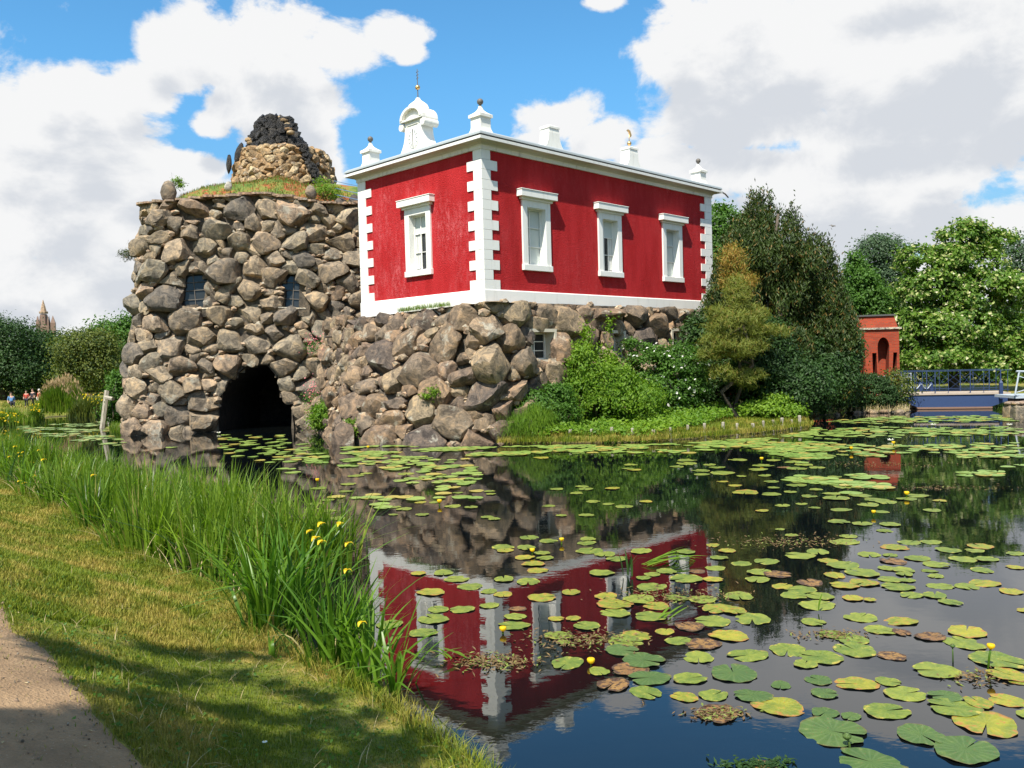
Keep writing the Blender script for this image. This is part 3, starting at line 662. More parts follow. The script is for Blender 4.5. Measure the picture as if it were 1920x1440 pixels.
def stonewall(wall, sizes, parent, m, holes=(), seed=1, cap=300, sub=2, asp=.8, name='boulder', gap=.975, dens=1.0, sizefn=None, depthk=.56, vmax=None, top=.12, zmax=99., flat=False, fill=True, sink=.0, skip=None):
    r = np.random.default_rng(seed); P = []; RR = []; ploc = np.array(parent.location)
    vmax = vmax or wall.H
    for rs, tries in sizes:
        for _ in range(tries):
            p = np.array([r.uniform(0, wall.L), r.uniform(.02, vmax)]); rd = rs*r.uniform(.82, 1.15)*(sizefn(p) if sizefn else 1.)
            if any(inpoly(p, h) or nearest(p, h)[0] < rd*.55 for h in holes): continue
            if P:
                A = np.array(P); d = (A-p)/[1., asp]; d = np.linalg.norm(d, axis=1)
                if (d < (np.array(RR)+rd)*dens).any(): continue
            P.append(p); RR.append(rd)
    P = np.array(P); RR = np.array(RR); objs = []; verts_small = []; verts_rest = []; order = np.argsort(-RR)
    Q = P/[1, asp]; made = 0
    for i in order:
        p = Q[i]; cell = [p+np.array(c) for c in ((-2.2, -2.2), (2.2, -2.2), (2.2, 2.2), (-2.2, 2.2))]
        dd = np.linalg.norm(Q-p, axis=1); near = np.argsort(dd)[1:26]
        for j in near:
            if dd[j] > 4: break
            n = Q[j]-p; L = np.linalg.norm(n); n = n/L; d = p@n+(L*L+RR[i]**2-RR[j]**2)/(2*L); cell = clip(cell, n, d)
            if len(cell) < 3: break
        if len(cell) < 3: continue
        for h in holes:
            hq = [np.array(q)/[1, asp] for q in h]; d_, q_ = nearest(p, hq)
            if d_ < 2: n = unit(q_-p); cell = clip(cell, n, q_@n+.03)
        for n, d in (((-1., 0), .15), ((1., 0), wall.L+.15), ((0, -1.), .35), ((0, 1.), vmax/asp+top)): cell = clip(cell, np.array(n), d)
        if len(cell) < 3: continue
        mx = RR[i]*2.3; C = np.array([(c-p)*[1, asp]*gap for c in cell]); cl = np.linalg.norm(C, axis=1); C = C*np.minimum(1, mx/np.maximum(cl, 1e-6))[:, None]
        u, v = P[i]; tu, tv, n = wall.frame(u, v); c0 = wall.ev(u, v)
        if skip and skip(c0): continue
        X, F = stone_verts(C, RR[i]*depthk*r.uniform(.85, 1.25), int(r.integers(1e6)), sub)
        X[:, 2] += r.uniform(-.05, .10)*RR[i]/.45-sink
        tilt = r.normal(0, .10, 2); X = X+np.c_[X[:, 2]*tilt[0], X[:, 2]*tilt[1], -X[:, 0]*tilt[0]-X[:, 1]*tilt[1]]
        W = X[:, :1]*tu+X[:, 1:2]*tv+X[:, 2:]*n
        W[:, 2] -= max(0., c0[2]+W[:, 2].max()-zmax)
        made += 1
        if made <= cap:
            o = obj_np(name, W, F, m, parent, 'sharp' if not flat else False, c0-ploc)
        else: verts_rest.append((W+c0-ploc, F))
    if fill:   # pebbles wedged in the gaps: far too many to single out
        for _ in range(int(wall.L*vmax*6)):
            p = np.array([r.uniform(0, wall.L), r.uniform(.02, vmax)]); d = np.linalg.norm((P-p)/[1, asp], axis=1)-RR*.93
            if d.min() < .02 or any(inpoly(p, h) or nearest(p, h)[0] < .1 for h in holes): continue
            rd = min(.19, d.min()+.05)*r.uniform(.8, 1.2); tu, tv, n = wall.frame(*p); c0 = wall.ev(*p)
            if skip and skip(c0): continue
            D, F = ICO[1]; X = D*[rd*r.uniform(.8, 1.5), rd*r.uniform(.6, 1.), rd]; X += unit(X)*(snoise(D, int(r.integers(1e6)), 2.)*.15*rd)[:, None]
            verts_small.append((X[:, :1]*tu+X[:, 1:2]*tv+X[:, 2:]*n+c0+n*.02-ploc, F))
    for lst, nm_, mm_ in ((verts_small, 'pebbles', M['small']), (verts_rest, 'smaller_boulders', M['boulder_s'])):
        if not lst: continue
        k = 0; VV = []; FF = []
        for a, b in lst: VV.append(a); FF.append(b+k); k += len(a)
        o = obj_np(nm_, np.vstack(VV), np.vstack(FF), mm_, parent, 'sharp'); tag(o, kind='stuff')
    print(name, made)
    return P
def core(wall, parent, m, holes=(), inset=.16, step=.22, name='mortar_bed', vmax=None):
    nu, nv = int(wall.L/step), int(wall.H/step); U, V = np.meshgrid(np.linspace(0, wall.L, nu+1), np.linspace(0, wall.H, nv+1), indexing='ij'); X = wall.ev(U, V)
    du = np.gradient(X, axis=0); dv = np.gradient(X, axis=1); n = unit(np.cross(du, dv)); X = X-n*(inset+.0*U[..., None])+n*(snoise(X.reshape(-1, 3), 3, 3.).reshape(U.shape)[..., None]*.05)
    ii = np.arange(U.size).reshape(U.shape); F = []
    for i in range(nu):
        for j in range(nv):
            c = np.array([(U[i, j]+U[i+1, j])/2, (V[i, j]+V[i, j+1])/2])
            if any(inpoly(c, h) for h in holes): continue
            F.append((ii[i, j], ii[i+1, j], ii[i+1, j+1], ii[i, j+1]))
    return obj_np(name, X.reshape(-1, 3)-np.array(parent.location), np.array(F), m, parent, True)

# grotto tower
tw = Wall([(-17.6,45.5,-.35),(-18.5,40.2,-.35),(-17.1,37.0,-.35),(-16.4,36.4,-.35),(-13.2,37.35,-.35),(-9.8,37.5,-.35),(-8.3,38.1,-.35),(-4.6,39.6,-.35),(-2,42,-.35)],
          [(-16.6,45.0,10.1),(-16.75,40.2,10.15),(-16.2,37.8,10.15),(-15.5,37.4,10.15),(-11.0,38.1,10.55),(-9.4,38.3,10.3),(-8.2,38.6,10.1),(-4.9,39.9,10.25),(-2.5,42,10.2)], 1.15)
tower = thing('grotto_tower', 'round-cornered grotto tower of piled boulders with a dark cave mouth at the water', 'tower', (-12, 40, 0))
cave = [tw.uv(x, y, 7.5) for x, y in [(412,810),(412,745),(428,716),(455,690),(482,684),(502,686),(520,706),(524,735),(546,760),(552,808)]]
cave[0][1] = -.2; cave[-1][1] = -.2
w1 = [tw.uv(x, y, 7.5) for x, y in [(342,573),(342,528),(352,514),(372,514),(383,528),(383,573)]]
w2 = [tw.uv(x, y, 7.5) for x, y in [(530,573),(530,528),(540,514),(556,514),(565,528),(565,573)]]
stonewall(tw, [(.62, 260), (.50, 1500), (.38, 6000), (.27, 6000), (.18, 4000)], tower, M['boulder_t'], [cave, w1, w2], seed=5, sub=3, depthk=.55, skip=lambda c: c[0] > -5.6 or c[1] > 43)
core(tw, tower, M['mortar'], [cave, w1, w2])
# cave tunnel
rings = []
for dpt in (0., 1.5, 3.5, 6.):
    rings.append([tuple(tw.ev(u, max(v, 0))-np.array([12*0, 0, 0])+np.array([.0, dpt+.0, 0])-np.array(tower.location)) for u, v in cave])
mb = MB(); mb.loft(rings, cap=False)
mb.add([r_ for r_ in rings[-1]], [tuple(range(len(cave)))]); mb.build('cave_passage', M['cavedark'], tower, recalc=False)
tl = np.array(tower.location)
bk = [(-17.4,45.2),(-15,48.5),(-9,49),(-4,46.5),(-2.4,42.2)]
mb = MB(); mb.add([(x+12, y-40, z) for z in (-.4, 10.4) for x, y in bk], [(i, i+1, i+6, i+5) for i in range(4)]); mb.build('rear_wall', M['mortar'], tower, recalc=False)
cc = sum(cave)/len(cave); mb = MB(); rg = []
for k_, dn in ((1., -.6), (1.03, -.12), (1.30, -.14)):
    rr_ = []
    for c_ in cave:
        u_, v_ = cc+(c_-cc)*k_; n_ = tw.frame(u_, max(v_, 0))[2]; rr_.append(tuple(tw.ev(u_, v_)+n_*dn-tl))
    rg.append(rr_)
mb.loft(rg, cap=False); mb.build('cave_lip', M['mortar'], tower, recalc=False)
for wv in (w1, w2):
    pts = [tw.ev(u, v) for u, v in wv]; c = sum(pts)/len(pts); tu, tv, n = tw.frame(*(sum(wv)/len(wv))); L = np.array(tower.location)
    a0 = min((p-c)@tu for p in pts)-.12; a1 = max((p-c)@tu for p in pts)+.12; b0 = min((p-c)@tv for p in pts)-.05; b1 = max((p-c)@tv for p in pts)+.12
    def fp(a, b, d): return tuple(c+a*tu+b*tv+d*n-L)
    fr = MB().add([fp(a0-.3, b0-.2, -.5), fp(a1+.3, b0-.2, -.5), fp(a1+.3, b1+.3, -.5), fp(a0-.3, b1+.3, -.5)], [(0, 1, 2, 3)]).build('window', M['dim'], tower, recalc=False)
    arch = [(a0, b0), (a1, b0), (a1, b0+(b1-b0)*.68)]+[((a0+a1)/2+(a1-a0)/2*math.cos(t), b0+(b1-b0)*.68+(b1-b0)*.32*math.sin(t)) for t in np.linspace(.2, math.pi-.2, 9)]+[(a0, b0+(b1-b0)*.68)]
    MB().add([fp(a, b, -.34) for a, b in arch], [tuple(range(len(arch)))]).build('pane', M['blind'] if False else M['glass'], fr, recalc=False)
    for q in (.0, .5, 1.): MB().tube([fp(a0+(a1-a0)*q, b0, -.31), fp(a0+(a1-a0)*q, b0+(b1-b0)*(.98 if q == .5 else .72), -.31)], .022, 5).build('glazing_bar', M['iron'], fr)
    for q in (.0, .25, .5, .72): MB().tube([fp(a0, b0+(b1-b0)*q, -.30), fp(a1, b0+(b1-b0)*q, -.30)], .018, 5).build('glazing_bar', M['iron'], fr)
    MB().box((0, 0, 0), (1, 1, 1))
    s0 = MB().add([fp(a0-.1, b0-.08, -.5), fp(a1+.1, b0-.08, -.5), fp(a1+.1, b0-.08, .12), fp(a0-.1, b0-.08, .12), fp(a0-.1, b0, -.5), fp(a1+.1, b0, -.5), fp(a1+.1, b0-.03, .12), fp(a0-.1, b0-.03, .12)], [(0, 3, 2, 1), (4, 5, 6, 7), (0, 1, 5, 4), (1, 2, 6, 5), (2, 3, 7, 6), (3, 0, 4, 7)]).build('sill', M['paleslab'], fr)
    # rough plastered reveal
    def off(k, d): return [fp((a0+a1)/2+(a-(a0+a1)/2)*k, (b0+b1)/2+(b-(b0+b1)/2)*k, d) for a, b in arch]
    MB().loft([off(1.0, -.5), off(1.12, .1), off(1.5, .05), off(1.5, -.1)], cap=False).build('reveal', M['mortar'], fr, recalc=False)
# turf mound on the tower with slab edging
U = np.linspace(2.0, tw.L-2.5, 70); front = tw.ev(U, np.full(70, tw.H)); cen = np.array([-10.9, 43.5, 0]); rows = []
for t in np.linspace(0, 1, 22):
    q = front*(1-t)+np.array([-10.9, 43.2, 0])*t
    z = front[:, 2]+.02+.75*ss(t*2.6)+1.0*ss(t*1.05); z = z+snoise(np.c_[q[:, :2]*1., z], 9, 1.2)*.07*min(1, t*5)
    rows.append(np.c_[q[:, :2]-unit(front[:, :2]-cen[:2])*(-.18 if t == 0 else 0), z])
G = np.array(rows); ii = np.arange(22*70).reshape(22, 70); F = np.stack([ii[:-1, :-1], ii[:-1, 1:], ii[1:, 1:], ii[1:, :-1]], -1).reshape(-1, 4)
def f(T):
    p = pos(T); n = T.noise(p, 1.1, 5, .6); n2 = T.noise(p, 7, 5, .6)
    c = T.ramp(T.math('ADD', n, T.math('MULTIPLY', T.math('SUBTRACT', n2, .5), .4)), [(.38, (.07, .12, .02)), (.50, (.16, .17, .035)), (.60, (.27, .06, .025)), (.72, (.2, .14, .06))])
    return pbsdf(T, c, .9, (n2, .8, .05))
M['moundm'] = mat('sedum_turf', f)
MOUND = G
mo = obj_np('turf_mound', G.reshape(-1, 3)-np.array(tower.location), F, M['moundm'], tower, True)
def tufts(name, P, h, w, m, parent, seed, bend=.5, segs=2, spread=1., dirs=None):
    """blades rising from the points P; h, w scalars or arrays"""
    r = np.random.default_rng(seed); n = len(P); h = np.broadcast_to(h, n)*r.uniform(.55, 1.2, n); w = np.broadcast_to(w, n)*r.uniform(.7, 1.3, n)
    a = r.uniform(0, 6.283, n) if dirs is None else np.arctan2(dirs[:, 1], dirs[:, 0])+r.normal(0, .5, n); dr = np.c_[np.cos(a), np.sin(a), np.zeros(n)]; b = r.uniform(.05, 1, n)*bend; side = np.c_[-np.sin(a+r.normal(0, .5, n)), np.cos(a+r.normal(0, .5, n)), np.zeros(n)]
    V = []
    for k in range(segs+1):
        t = k/segs; c = P+np.c_[np.zeros(n), np.zeros(n), h*t*(1-.25*b*t)]+dr*(b*h*t**1.8)[:, None]*spread
        ww = (w*(1-t**1.6)*.5+ (0.0004 if t == 1 else 0))[:, None] if k < segs else None
        if k < segs: V += [c-side*ww, c+side*ww]
        else: V.append(c)
    nv = 2*segs+1; A = np.stack(V, 1).reshape(-1, 3); base = (np.arange(n)*nv)[:, None]
    T3 = []
    for k in range(segs-1): T3 += [(2*k, 2*k+1, 2*k+3), (2*k, 2*k+3, 2*k+2)]
    T3.append((2*segs-2, 2*segs-1, 2*segs)); F = (base[:, :, None]+np.array(T3)[None]).reshape(-1, 3)
    off = np.array(parent.location) if parent is not None else 0
    return obj_np(name, A-off, F, m, parent)
r = np.random.default_rng(3); k = 9000; a, b = r.uniform(0, 20.99, k), r.uniform(3, 60, k); ai, bi = a.astype(int), b.astype(int)
tp = G[ai, bi]+(G[ai+1, bi]-G[ai, bi])*(a-ai)[:, None]+(G[ai, bi+1]-G[ai, bi])*(b-bi)[:, None]
tag(tufts('sedum', tp, .14, .03, M['sedum'], tower, 4, .6), kind='stuff')
Us = np.arange(3.4, tw.L-4.2, .47)
for i, u in enumerate(Us):
    r = np.random.default_rng(100+i); p = tw.ev(u, tw.H); tu, tv, n = tw.frame(u, tw.H-.3); w = r.uniform(.26, .40); hgt = r.uniform(.035, .075); z = p[2]+r.uniform(-.02, .03)
    out = .30+r.uniform(-.08, .08); n2 = unit(np.array([n[0], n[1], 0])); t2 = unit(np.array([tu[0], tu[1], 0]))
    ring = [p+t2*(w*ca)+n2*(out*sa if sa > 0 else .35*sa) for ca, sa in [(-1, -.9), (1, -1), (1.05, .3+r.uniform(-.2, .2)), (.6, .95), (-.2, 1.05), (-.8, .8), (-1.02, .2)]]
    MB().loft([[(q[0]+12, q[1]-40, z) for q in ring], [(q[0]+12, q[1]-40, z+hgt+.01*k2) for k2, q in enumerate(ring)]]).build('edge_slab', M['slab'], tower)
def rock(name, label, cat, c, rx, ry, rz_, m, seed, sub=2, parent=None, group=None, lean=0.):
    D, F = ICO[sub]; r = np.random.default_rng(seed); X = D*1.
    for _ in range(7):
        n = unit(r.normal(size=3)); s = X@n; lim = r.uniform(.6, .92); X = X-(np.maximum(s-lim, 0)*.9)[:, None]*n
    X = X*[rx, ry, rz_]; X += unit(X)*(snoise(D, seed, 2.5)*.07*min(rx, ry, rz_))[:, None]; X[:, 0] += X[:, 2]*lean; X[:, 2] -= X[:, 2].min()
    o = obj_np(name, X, F, m, parent, True); o.location = c if parent is None else np.array(c)-np.array(parent.location)
    if parent is None: tag(o, label, cat, group)
    return o
def stand(x, y, Y): p = at(x, y, Y); return tuple(p)
rock('standing_stone', 'brown standing stone on the left end of the turf roof', 'stone', (float(at(317, 374, 37.9)[0]), 37.9, 10.16), .34, .30, .56, M['boulder_t'], 41)
rock('standing_stone', 'small white stone on the turf edge over the tower front', 'stone', stand(428, 359, 38.4), .19, .15, .24, M['paleslab'], 42)
rock('standing_stone', 'grey rounded stone at the right end of the turf roof', 'stone', stand(583, 378, 38.9), .27, .25, .40, M['boulder_t'], 43)
rock('standing_stone', 'leaning black slab beside the tan stone ring, the taller right one', 'stone', stand(449, 309, 42.2), .22, .16, .58, M['slag'], 44, lean=.25)
rock('standing_stone', 'thin black upright slab left of the tan stone ring, the lower left one', 'stone', stand(430, 327, 41.8), .14, .12, .55, M['slag'], 45, lean=.06)
# stones on the shoulder right of the mound
for i, (x, y, w, h) in enumerate([(640, 400, .62, .75), (665, 398, .5, .85), (622, 402, .5, .6), (655, 418, .55, .4), (675, 425, .4, .5)]): rock('boulder', None, None, stand(x, y, 39.3), w*.6, w*.5, h*.5, M['darkstone'], 60+i, 2, tower)
# volcano: tan rubble ring and black cone
volc = thing('volcano_cone', 'artificial volcano on the tower: black slag cone on a ring of tan rubble', 'monument', (-11.8, 43.6, 10.3))
def ringwall(c, r0, r1, z0, z1, a0=math.pi*.93, a1=math.pi*2.12, n=16, sy=1.):
    A = np.linspace(a0, a1, n); return Wall([(c[0]+r0*math.cos(a), c[1]+sy*r0*math.sin(a), z0) for a in A], [(c[0]+r1*math.cos(a), c[1]+sy*r1*math.sin(a), z1) for a in A], 1.)
vc = (-11.4, 43.6); tr = ringwall(vc, 2.95, 2.2, 10.4, 13.6)
def tz(p): return 1.
stonewall(tr, [(.26, 300), (.19, 2500), (.12, 6000)], volc, M['tan'], seed=9, cap=290, sub=2, asp=.75, name='rubble_stone', fill=True, depthk=.8, flat=True)
core(tr, volc, M['mortar'], inset=.06, step=.3)
mb = MB(); mb.loft([[(vc[0]+q*math.cos(a)+11.8, vc[1]+q*math.sin(a)-43.6, z-10.3) for a in np.linspace(0, 2*math.pi, 25)[:-1]] for q, z in ((2.15, 13.5), (1.5, 13.75), (.5, 13.8))]); mb.build('ring_top', M['tan'], volc)
vb = at(517, 280, 43.2); vt = at(517, 214, 43.2)
def slagcone():
    r = np.random.default_rng(5); VV = []; FF = []; k = 0; c = np.array([vb[0], 43.3])
    for i in range(900):
        t = r.uniform(0, 1)**.9; a = r.uniform(0, 2*math.pi); rad_ = 1.58-.86*t**.85; p = np.array([c[0]+rad_*math.cos(a)*(1+.08*r.normal()), c[1]+rad_*math.sin(a), 13.45+1.85*t])
        s = r.uniform(.10, .24); D, F = ICO[1]; X = D*(s*r.uniform(.6, 1.3, 3)); X += unit(X)*(snoise(D, i, 3.)*.3*s)[:, None]; VV.append(X+p); FF.append(F+k); k += len(D)
    for i in range(120):   # the lava tongue down the ring
        t = r.uniform(0, 1); x = 562+36*t+r.normal(0, 3+2*t); y = 268+85*t; u, v = tr.uv(x, y); p = tr.ev(u, v); tu, tv, n = tr.frame(u, v); s = r.uniform(.08, .15); D, F = ICO[1]; X = D*(s*r.uniform(.6, 1.3, 3)); X += unit(X)*(snoise(D, i+999, 3.)*.3*s)[:, None]; VV.append(X+p+n*.14); FF.append(F+k); k += len(D)
    o = obj_np('slag_lumps', np.vstack(VV)-np.array(volc.location), np.vstack(FF), M['slag'], volc, False); tag(o, kind='stuff')
    mb = MB(); mb.loft([[(c[0]+q*math.cos(a)-volc.location[0], c[1]+q*math.sin(a)-volc.location[1], z-10.3) for a in np.linspace(0, 2*math.pi, 21)[:-1]] for q, z in ((1.5, 13.4), (1.25, 14.2), (.75, 15.15), (.4, 15.2))]); mb.build('cone_core', M['slag'], volc)
slagcone()
for i, (x, y, w) in enumerate([(499, 226, .22), (532, 231, .3), (538, 236, .2), (466, 268, .26), (470, 274, .3), (545, 253, .25), (524, 224, .2), (490, 232, .18), (541, 247, .22)]):
    p = at(x, y, 42.2 if y > 240 else 42.6); rock('rubble_stone', None, None, p, w, w*.7, w*.55, M['tan'], 80+i, 1, volc)

# podium
pw = Wall([(-9.2,38.6,-.3),(-7.9,35.2,-.3),(-6.5,31.2,-.3),(-6.0,30.2,-.3),(-3.2,28.85,-.3),(-.55,28.6,-.3),(.1,29.2,-.3),(1.3,30.55,-.3),(5.6,34.8,-.3),(10.3,39.5,-.3)],
          [(-8.1,37.9,5.3),(-7.1,36.1,5.05),(-6.25,34.9,4.72),(-5.4,33.9,4.72),(-3.2,31.7,4.85),(-.93,29.5,4.93),(-.4,29.75,4.95),(.7,30.85,4.95),(5.2,35.3,4.95),(10.1,40.2,4.95)], 1.35)
pod = thing('boulder_podium', 'podium of large rounded boulders under the red house, rising from the pond', 'wall', (-2, 32, 0))
holes = []
for (x0, x1, y0, y1) in [(999, 1040, 624, 674), (1146, 1168, 626, 672), (1262, 1284, 622, 664)]:
    holes.append([pw.uv(x0, y1), pw.uv(x1, y1), pw.uv(x1, y0), pw.uv(x0, y0)])
def psz(p): return .62 if p[0] < 6.2 else (.62 if p[0] < 11 and p[1] > pw.H*.86 else 1.)
stonewall(pw, [(.70, 900), (.52, 2000), (.37, 3200), (.25, 3000), (.17, 1500)], pod, M['boulder'], holes, seed=14, sub=3, sizefn=psz, asp=.85, cap=300, gap=.99, depthk=.64, top=-.05, zmax=4.97)
core(pw, pod, M['mortar'], holes, inset=.18)
for h in holes:
    c = pw.ev(*((h[0]+h[2])/2)); L = np.array(pod.location); tu, tv, n = pw.frame(*((h[0]+h[2])/2)); tu = unit(tu*[1, 1, 0]); n = np.array([tu[1], -tu[0], 0]); tv = np.array([0, 0, 1.])
    W2 = np.linalg.norm(pw.ev(*h[1])-pw.ev(*h[0]))/2; H2 = abs(pw.ev(*h[2])[2]-pw.ev(*h[1])[2])/2
    def fp(a, b, d): return tuple(c+a*tu+b*tv+d*n-L)
    def bx(name, parts, m, parent):
        mb = MB()
        for (a0, b0, d0), (a1, b1, d1) in parts: mb.box((a0, d0, b0), (a1, d1, b1))
        mb.v = [fp(x, z, y) for x, y, z in mb.v]; return mb.build(name, m, parent)
    wn = bx('window', [((-W2-.2, -H2-.2, -.62), (W2+.2, H2+.2, -.58))], M['dim'], pod)
    bx('reveal', [((-W2-.12, -H2-.1, -.6), (-W2, H2+.1, .05)), ((W2, -H2-.1, -.6), (W2+.12, H2+.1, .05)), ((-W2, H2, -.6), (W2, H2+.12, .05)), ((-W2, -H2-.12, -.6), (W2, -H2, .02))], M['cream'], wn)
    bx('pane', [((-W2, -H2, -.50), (W2, H2, -.49))], M['glass'], wn)
    bx('sash', [((-W2, -H2, -.49), (-W2+.06, H2, -.43)), ((W2-.06, -H2, -.49), (W2, H2, -.43)), ((-W2+.06, -H2, -.49), (W2-.06, -H2+.07, -.43)), ((-W2+.06, H2-.07, -.49), (W2-.06, H2, -.43))], M['white'], wn)
    bx('glazing_bar', [((-.018, -H2+.07, -.488), (.018, H2-.07, -.44))], M['white'], wn)
    for q in (-.33, .33): bx('glazing_bar', [((-W2+.06, q*H2-.015, -.486), (W2-.06, q*H2+.015, -.445))], M['white'], wn)
# earth ledge at the foot of the red house's left wall, grass tuft on it
mb = MB(); mb.add([(-6.3, 34.6, 4.7), (-.6, 28.95, 4.86), (1, 31, 4.86), (-5, 36, 4.7)], [(0, 1, 2, 3)]); mb.v = [(x+2, y-32, z) for x, y, z in mb.v]; mb.build('ledge', M['mortar'], pod, recalc=False)
def along(p0, p1, n, sd, r): t = r.uniform(0, 1, n)[:, None]; return np.array(p0)+(np.array(p1)-np.array(p0))*t+r.normal(0, sd, (n, 3))*[1, 1, .3]
r = np.random.default_rng(77); tag(tufts('grass', along((-4.35, 32.85, 4.83), (-2.2, 30.7, 4.88), 700, .05, r), .20, .012, M['reed'], None, 2, .7), 'strip of grass growing along the foot of the red house', kind='stuff')
# iron bar sticking out, light rock plume
MB().tube([tuple(at(608, 632, 35.2)), tuple(at(632, 631, 36.4))], .045, 6).build('iron_spout', M['iron'], pod).location = (2, -32, 0)
# cables between tower and house
cb = MB()
for z in (0, .33, .62):
    a = np.array([-8.0, 39.4, 11.35-z*1.0]); b = np.array([-5.6, 36.4, 10.35-z]); cb.tube([tuple(a), tuple((a+b)/2-[0, 0, .03]), tuple(b)], .018, 5)
tag(cb.build('cables', metal('blue_cable', (.12, .2, .32))), 'three thin cables strung between the tower roof and the red house', 'cable')
# ------------------------------------------------------------------ plants
def unitv(r, n): return unit(r.normal(size=(n, 3)))
def leaves(name, P, N, L, Wd, m, parent, seed, droop=0., up=0.):
    """one folded leaf per point: P points, N facing normals"""
    r = np.random.default_rng(seed); n = len(P); N = unit(N+r.normal(0, .55, (n, 3))); t = unit(np.cross(N, unitv(r, n))); t[:, 2] += up-droop; t = unit(t); b = unit(np.cross(N, t))
    l = (L*r.uniform(.6, 1.3, n))[:, None]; w = (Wd*r.uniform(.7, 1.2, n))[:, None]
    A = np.stack([P-t*l*.5, P+b*w*.5+N*w*.15, P+t*l*.5, P-b*w*.5+N*w*.15], 1).reshape(-1, 3)
    off = np.array(parent.matrix_world.translation if False else parent.location) if parent is not None else 0
    return obj_np(name, A-off, np.arange(4*n).reshape(-1, 4), m, parent)
def crown(blobs, nleaf, seed, clump=.35, per=26, inner=.18, flat=.6, gaps=.0):
    r = np.random.default_rng(seed); B = np.array(blobs, float); area = (B[:, 3]*B[:, 5]+B[:, 4]*B[:, 5]+B[:, 3]*B[:, 4]); wt = area/area.sum(); nc = max(4, int(nleaf/per)); bi = r.choice(len(B), nc, p=wt)
    d = unitv(r, nc); d[:, 2] = np.where((d[:, 2] < -.35) & (r.random(nc) < .6), -d[:, 2], d[:, 2])
    rr_ = 1.0+.16*snoise(d*2.+bi[:, None]*3.1, seed, 1.5)+r.normal(0, .07, nc); isin = r.random(nc) < inner; rr_ = np.where(isin, rr_*r.uniform(.25, .85, nc), rr_)
    C = B[bi, :3]+d*rr_[:, None]*B[bi, 3:6]
    keep = np.ones(nc, bool)
    for q in B:
        e = np.linalg.norm((C-q[:3])/q[3:6], axis=1); keep &= (e > .62) | isin
    if gaps: keep &= snoise(C, seed+7, 1.1/max(.4, np.mean(B[:, 3])/2)) > -1.2+gaps
    C = C[keep]; d = d[keep]; m = len(C); p = r.integers(0, m, nleaf); g_ = r.normal(size=(nleaf, 3)); g_ = g_*[1, 1, flat]*clump*r.uniform(.7, 1.3, (nleaf, 1))*.6
    P = C[p]+g_+d[p]*(np.abs(g_[:, :1])*.3); N = unit(d[p]*.9+unit(g_)*.5+[0, 0, .45]); return P, N, C
def limbs(base, C, r0, seed, nb=9, kink=.25):
    r = np.random.default_rng(seed); mb = MB(); top = C.mean(0); top = np.array([top[0], top[1], C[:, 2].max()*.8+top[2]*.2]); base = np.array(base)
    pts = [base+(top-base)*t+r.normal(0, kink, 3)*[1, 1, 0]*(0 < t < 1) for t in np.linspace(0, 1, 6)]; mb.tube([tuple(p) for p in pts], list(np.linspace(r0, r0*.2, 6)), 8)
    for k in range(nb):
        q = C[r.integers(len(C))]; s = r.uniform(.25, .75); i = int(s*5); a = pts[i]+(pts[i+1]-pts[i])*(s*5-i); mid = (a+q)/2+r.normal(0, kink, 3)
        mb.tube([tuple(a), tuple(mid), tuple(q)], [r0*.35, r0*.2, r0*.05], 6)
    return mb
def plant(name, label, cat, base, blobs, nleaf, lf, m, r0=.15, seed=1, clump=.35, per=26, inner=.18, group=None, gaps=0., nb=9, up=0., flat=.6, part='crown', extra=None):
    t = thing(name, label, cat, tuple(base), group=group); P, N, C = crown(blobs, nleaf, seed, clump, per, inner, flat, gaps)
    leaves(part, P, N, lf[0], lf[1], m, t, seed+1, up=up)
    if r0:
        mb = limbs(base, C, r0, seed+2, nb); mb.v = [(x-base[0], y-base[1], z-base[2]) for x, y, z in mb.v]; mb.build('trunk' if r0 > .06 else 'stems', M['bark'], t, smooth=True)
    if extra:
        pn, mm, n2, l2 = extra; r = np.random.default_rng(seed+5); d = unit(C-np.mean(C, 0)); q = r.integers(0, len(C), n2); o_ = leaves(pn, C[q]+r.normal(0, .12, (n2, 3))+d[q]*.12, d[q]+[0, 0, .5], l2, l2, mm, t, seed+6); tag(o_, kind='stuff')
    return t
def PB(lst, Y, dk=.9):
    """blobs given as (px, py, rx px, ry px[, dY]) at depth Y"""
    o = []
    for q in lst:
        y2 = Y+(q[4] if len(q) > 4 else 0); p = at(q[0], q[1], y2); s = y2/FPX; o.append((p[0], p[1], p[2], q[2]*s, q[2]*s*dk, q[3]*s))
    return o
def gb(px, Y, dz=0): p = at(px, 760, Y); return (p[0], Y, hz(p[0], Y)+dz)

TG = 'trees standing behind the pond'
yx = [1330, 1350, 1372, 1400, 1425, 1450, 1475, 1500, 1520, 1545, 1560, 1575, 1595, 1612]; yt = [575, 485, 430, 378, 355, 380, 408, 420, 430, 455, 485, 545, 590, 640]
yr = np.random.default_rng(12); yb = []
x_ = 1334.
while x_ < 1604:
    top = float(np.interp(x_, yx, yt))+yr.uniform(-10, 22); y_ = top+26; k_ = 0
    while y_ < 735:
        w_ = yr.uniform(8, 11) if k_ == 0 else yr.uniform(13, 20); yb.append((x_+yr.uniform(-6, 6), y_, w_, yr.uniform(26, 34) if k_ == 0 else yr.uniform(24, 36), yr.uniform(-1.6, .9)-(.5 if k_ else 0))); y_ += yr.uniform(30, 42); k_ += 1
    x_ += yr.uniform(11, 17)
plant('yew_tree', 'tall dark yew with rusty tips and several pointed tops right of the red house', 'tree', gb(1455, 37), PB(yb, 37.5), 125000, (.19, .055), M['yew'], .30, 101, .14, 26, .25, up=1.2, flat=2.2)
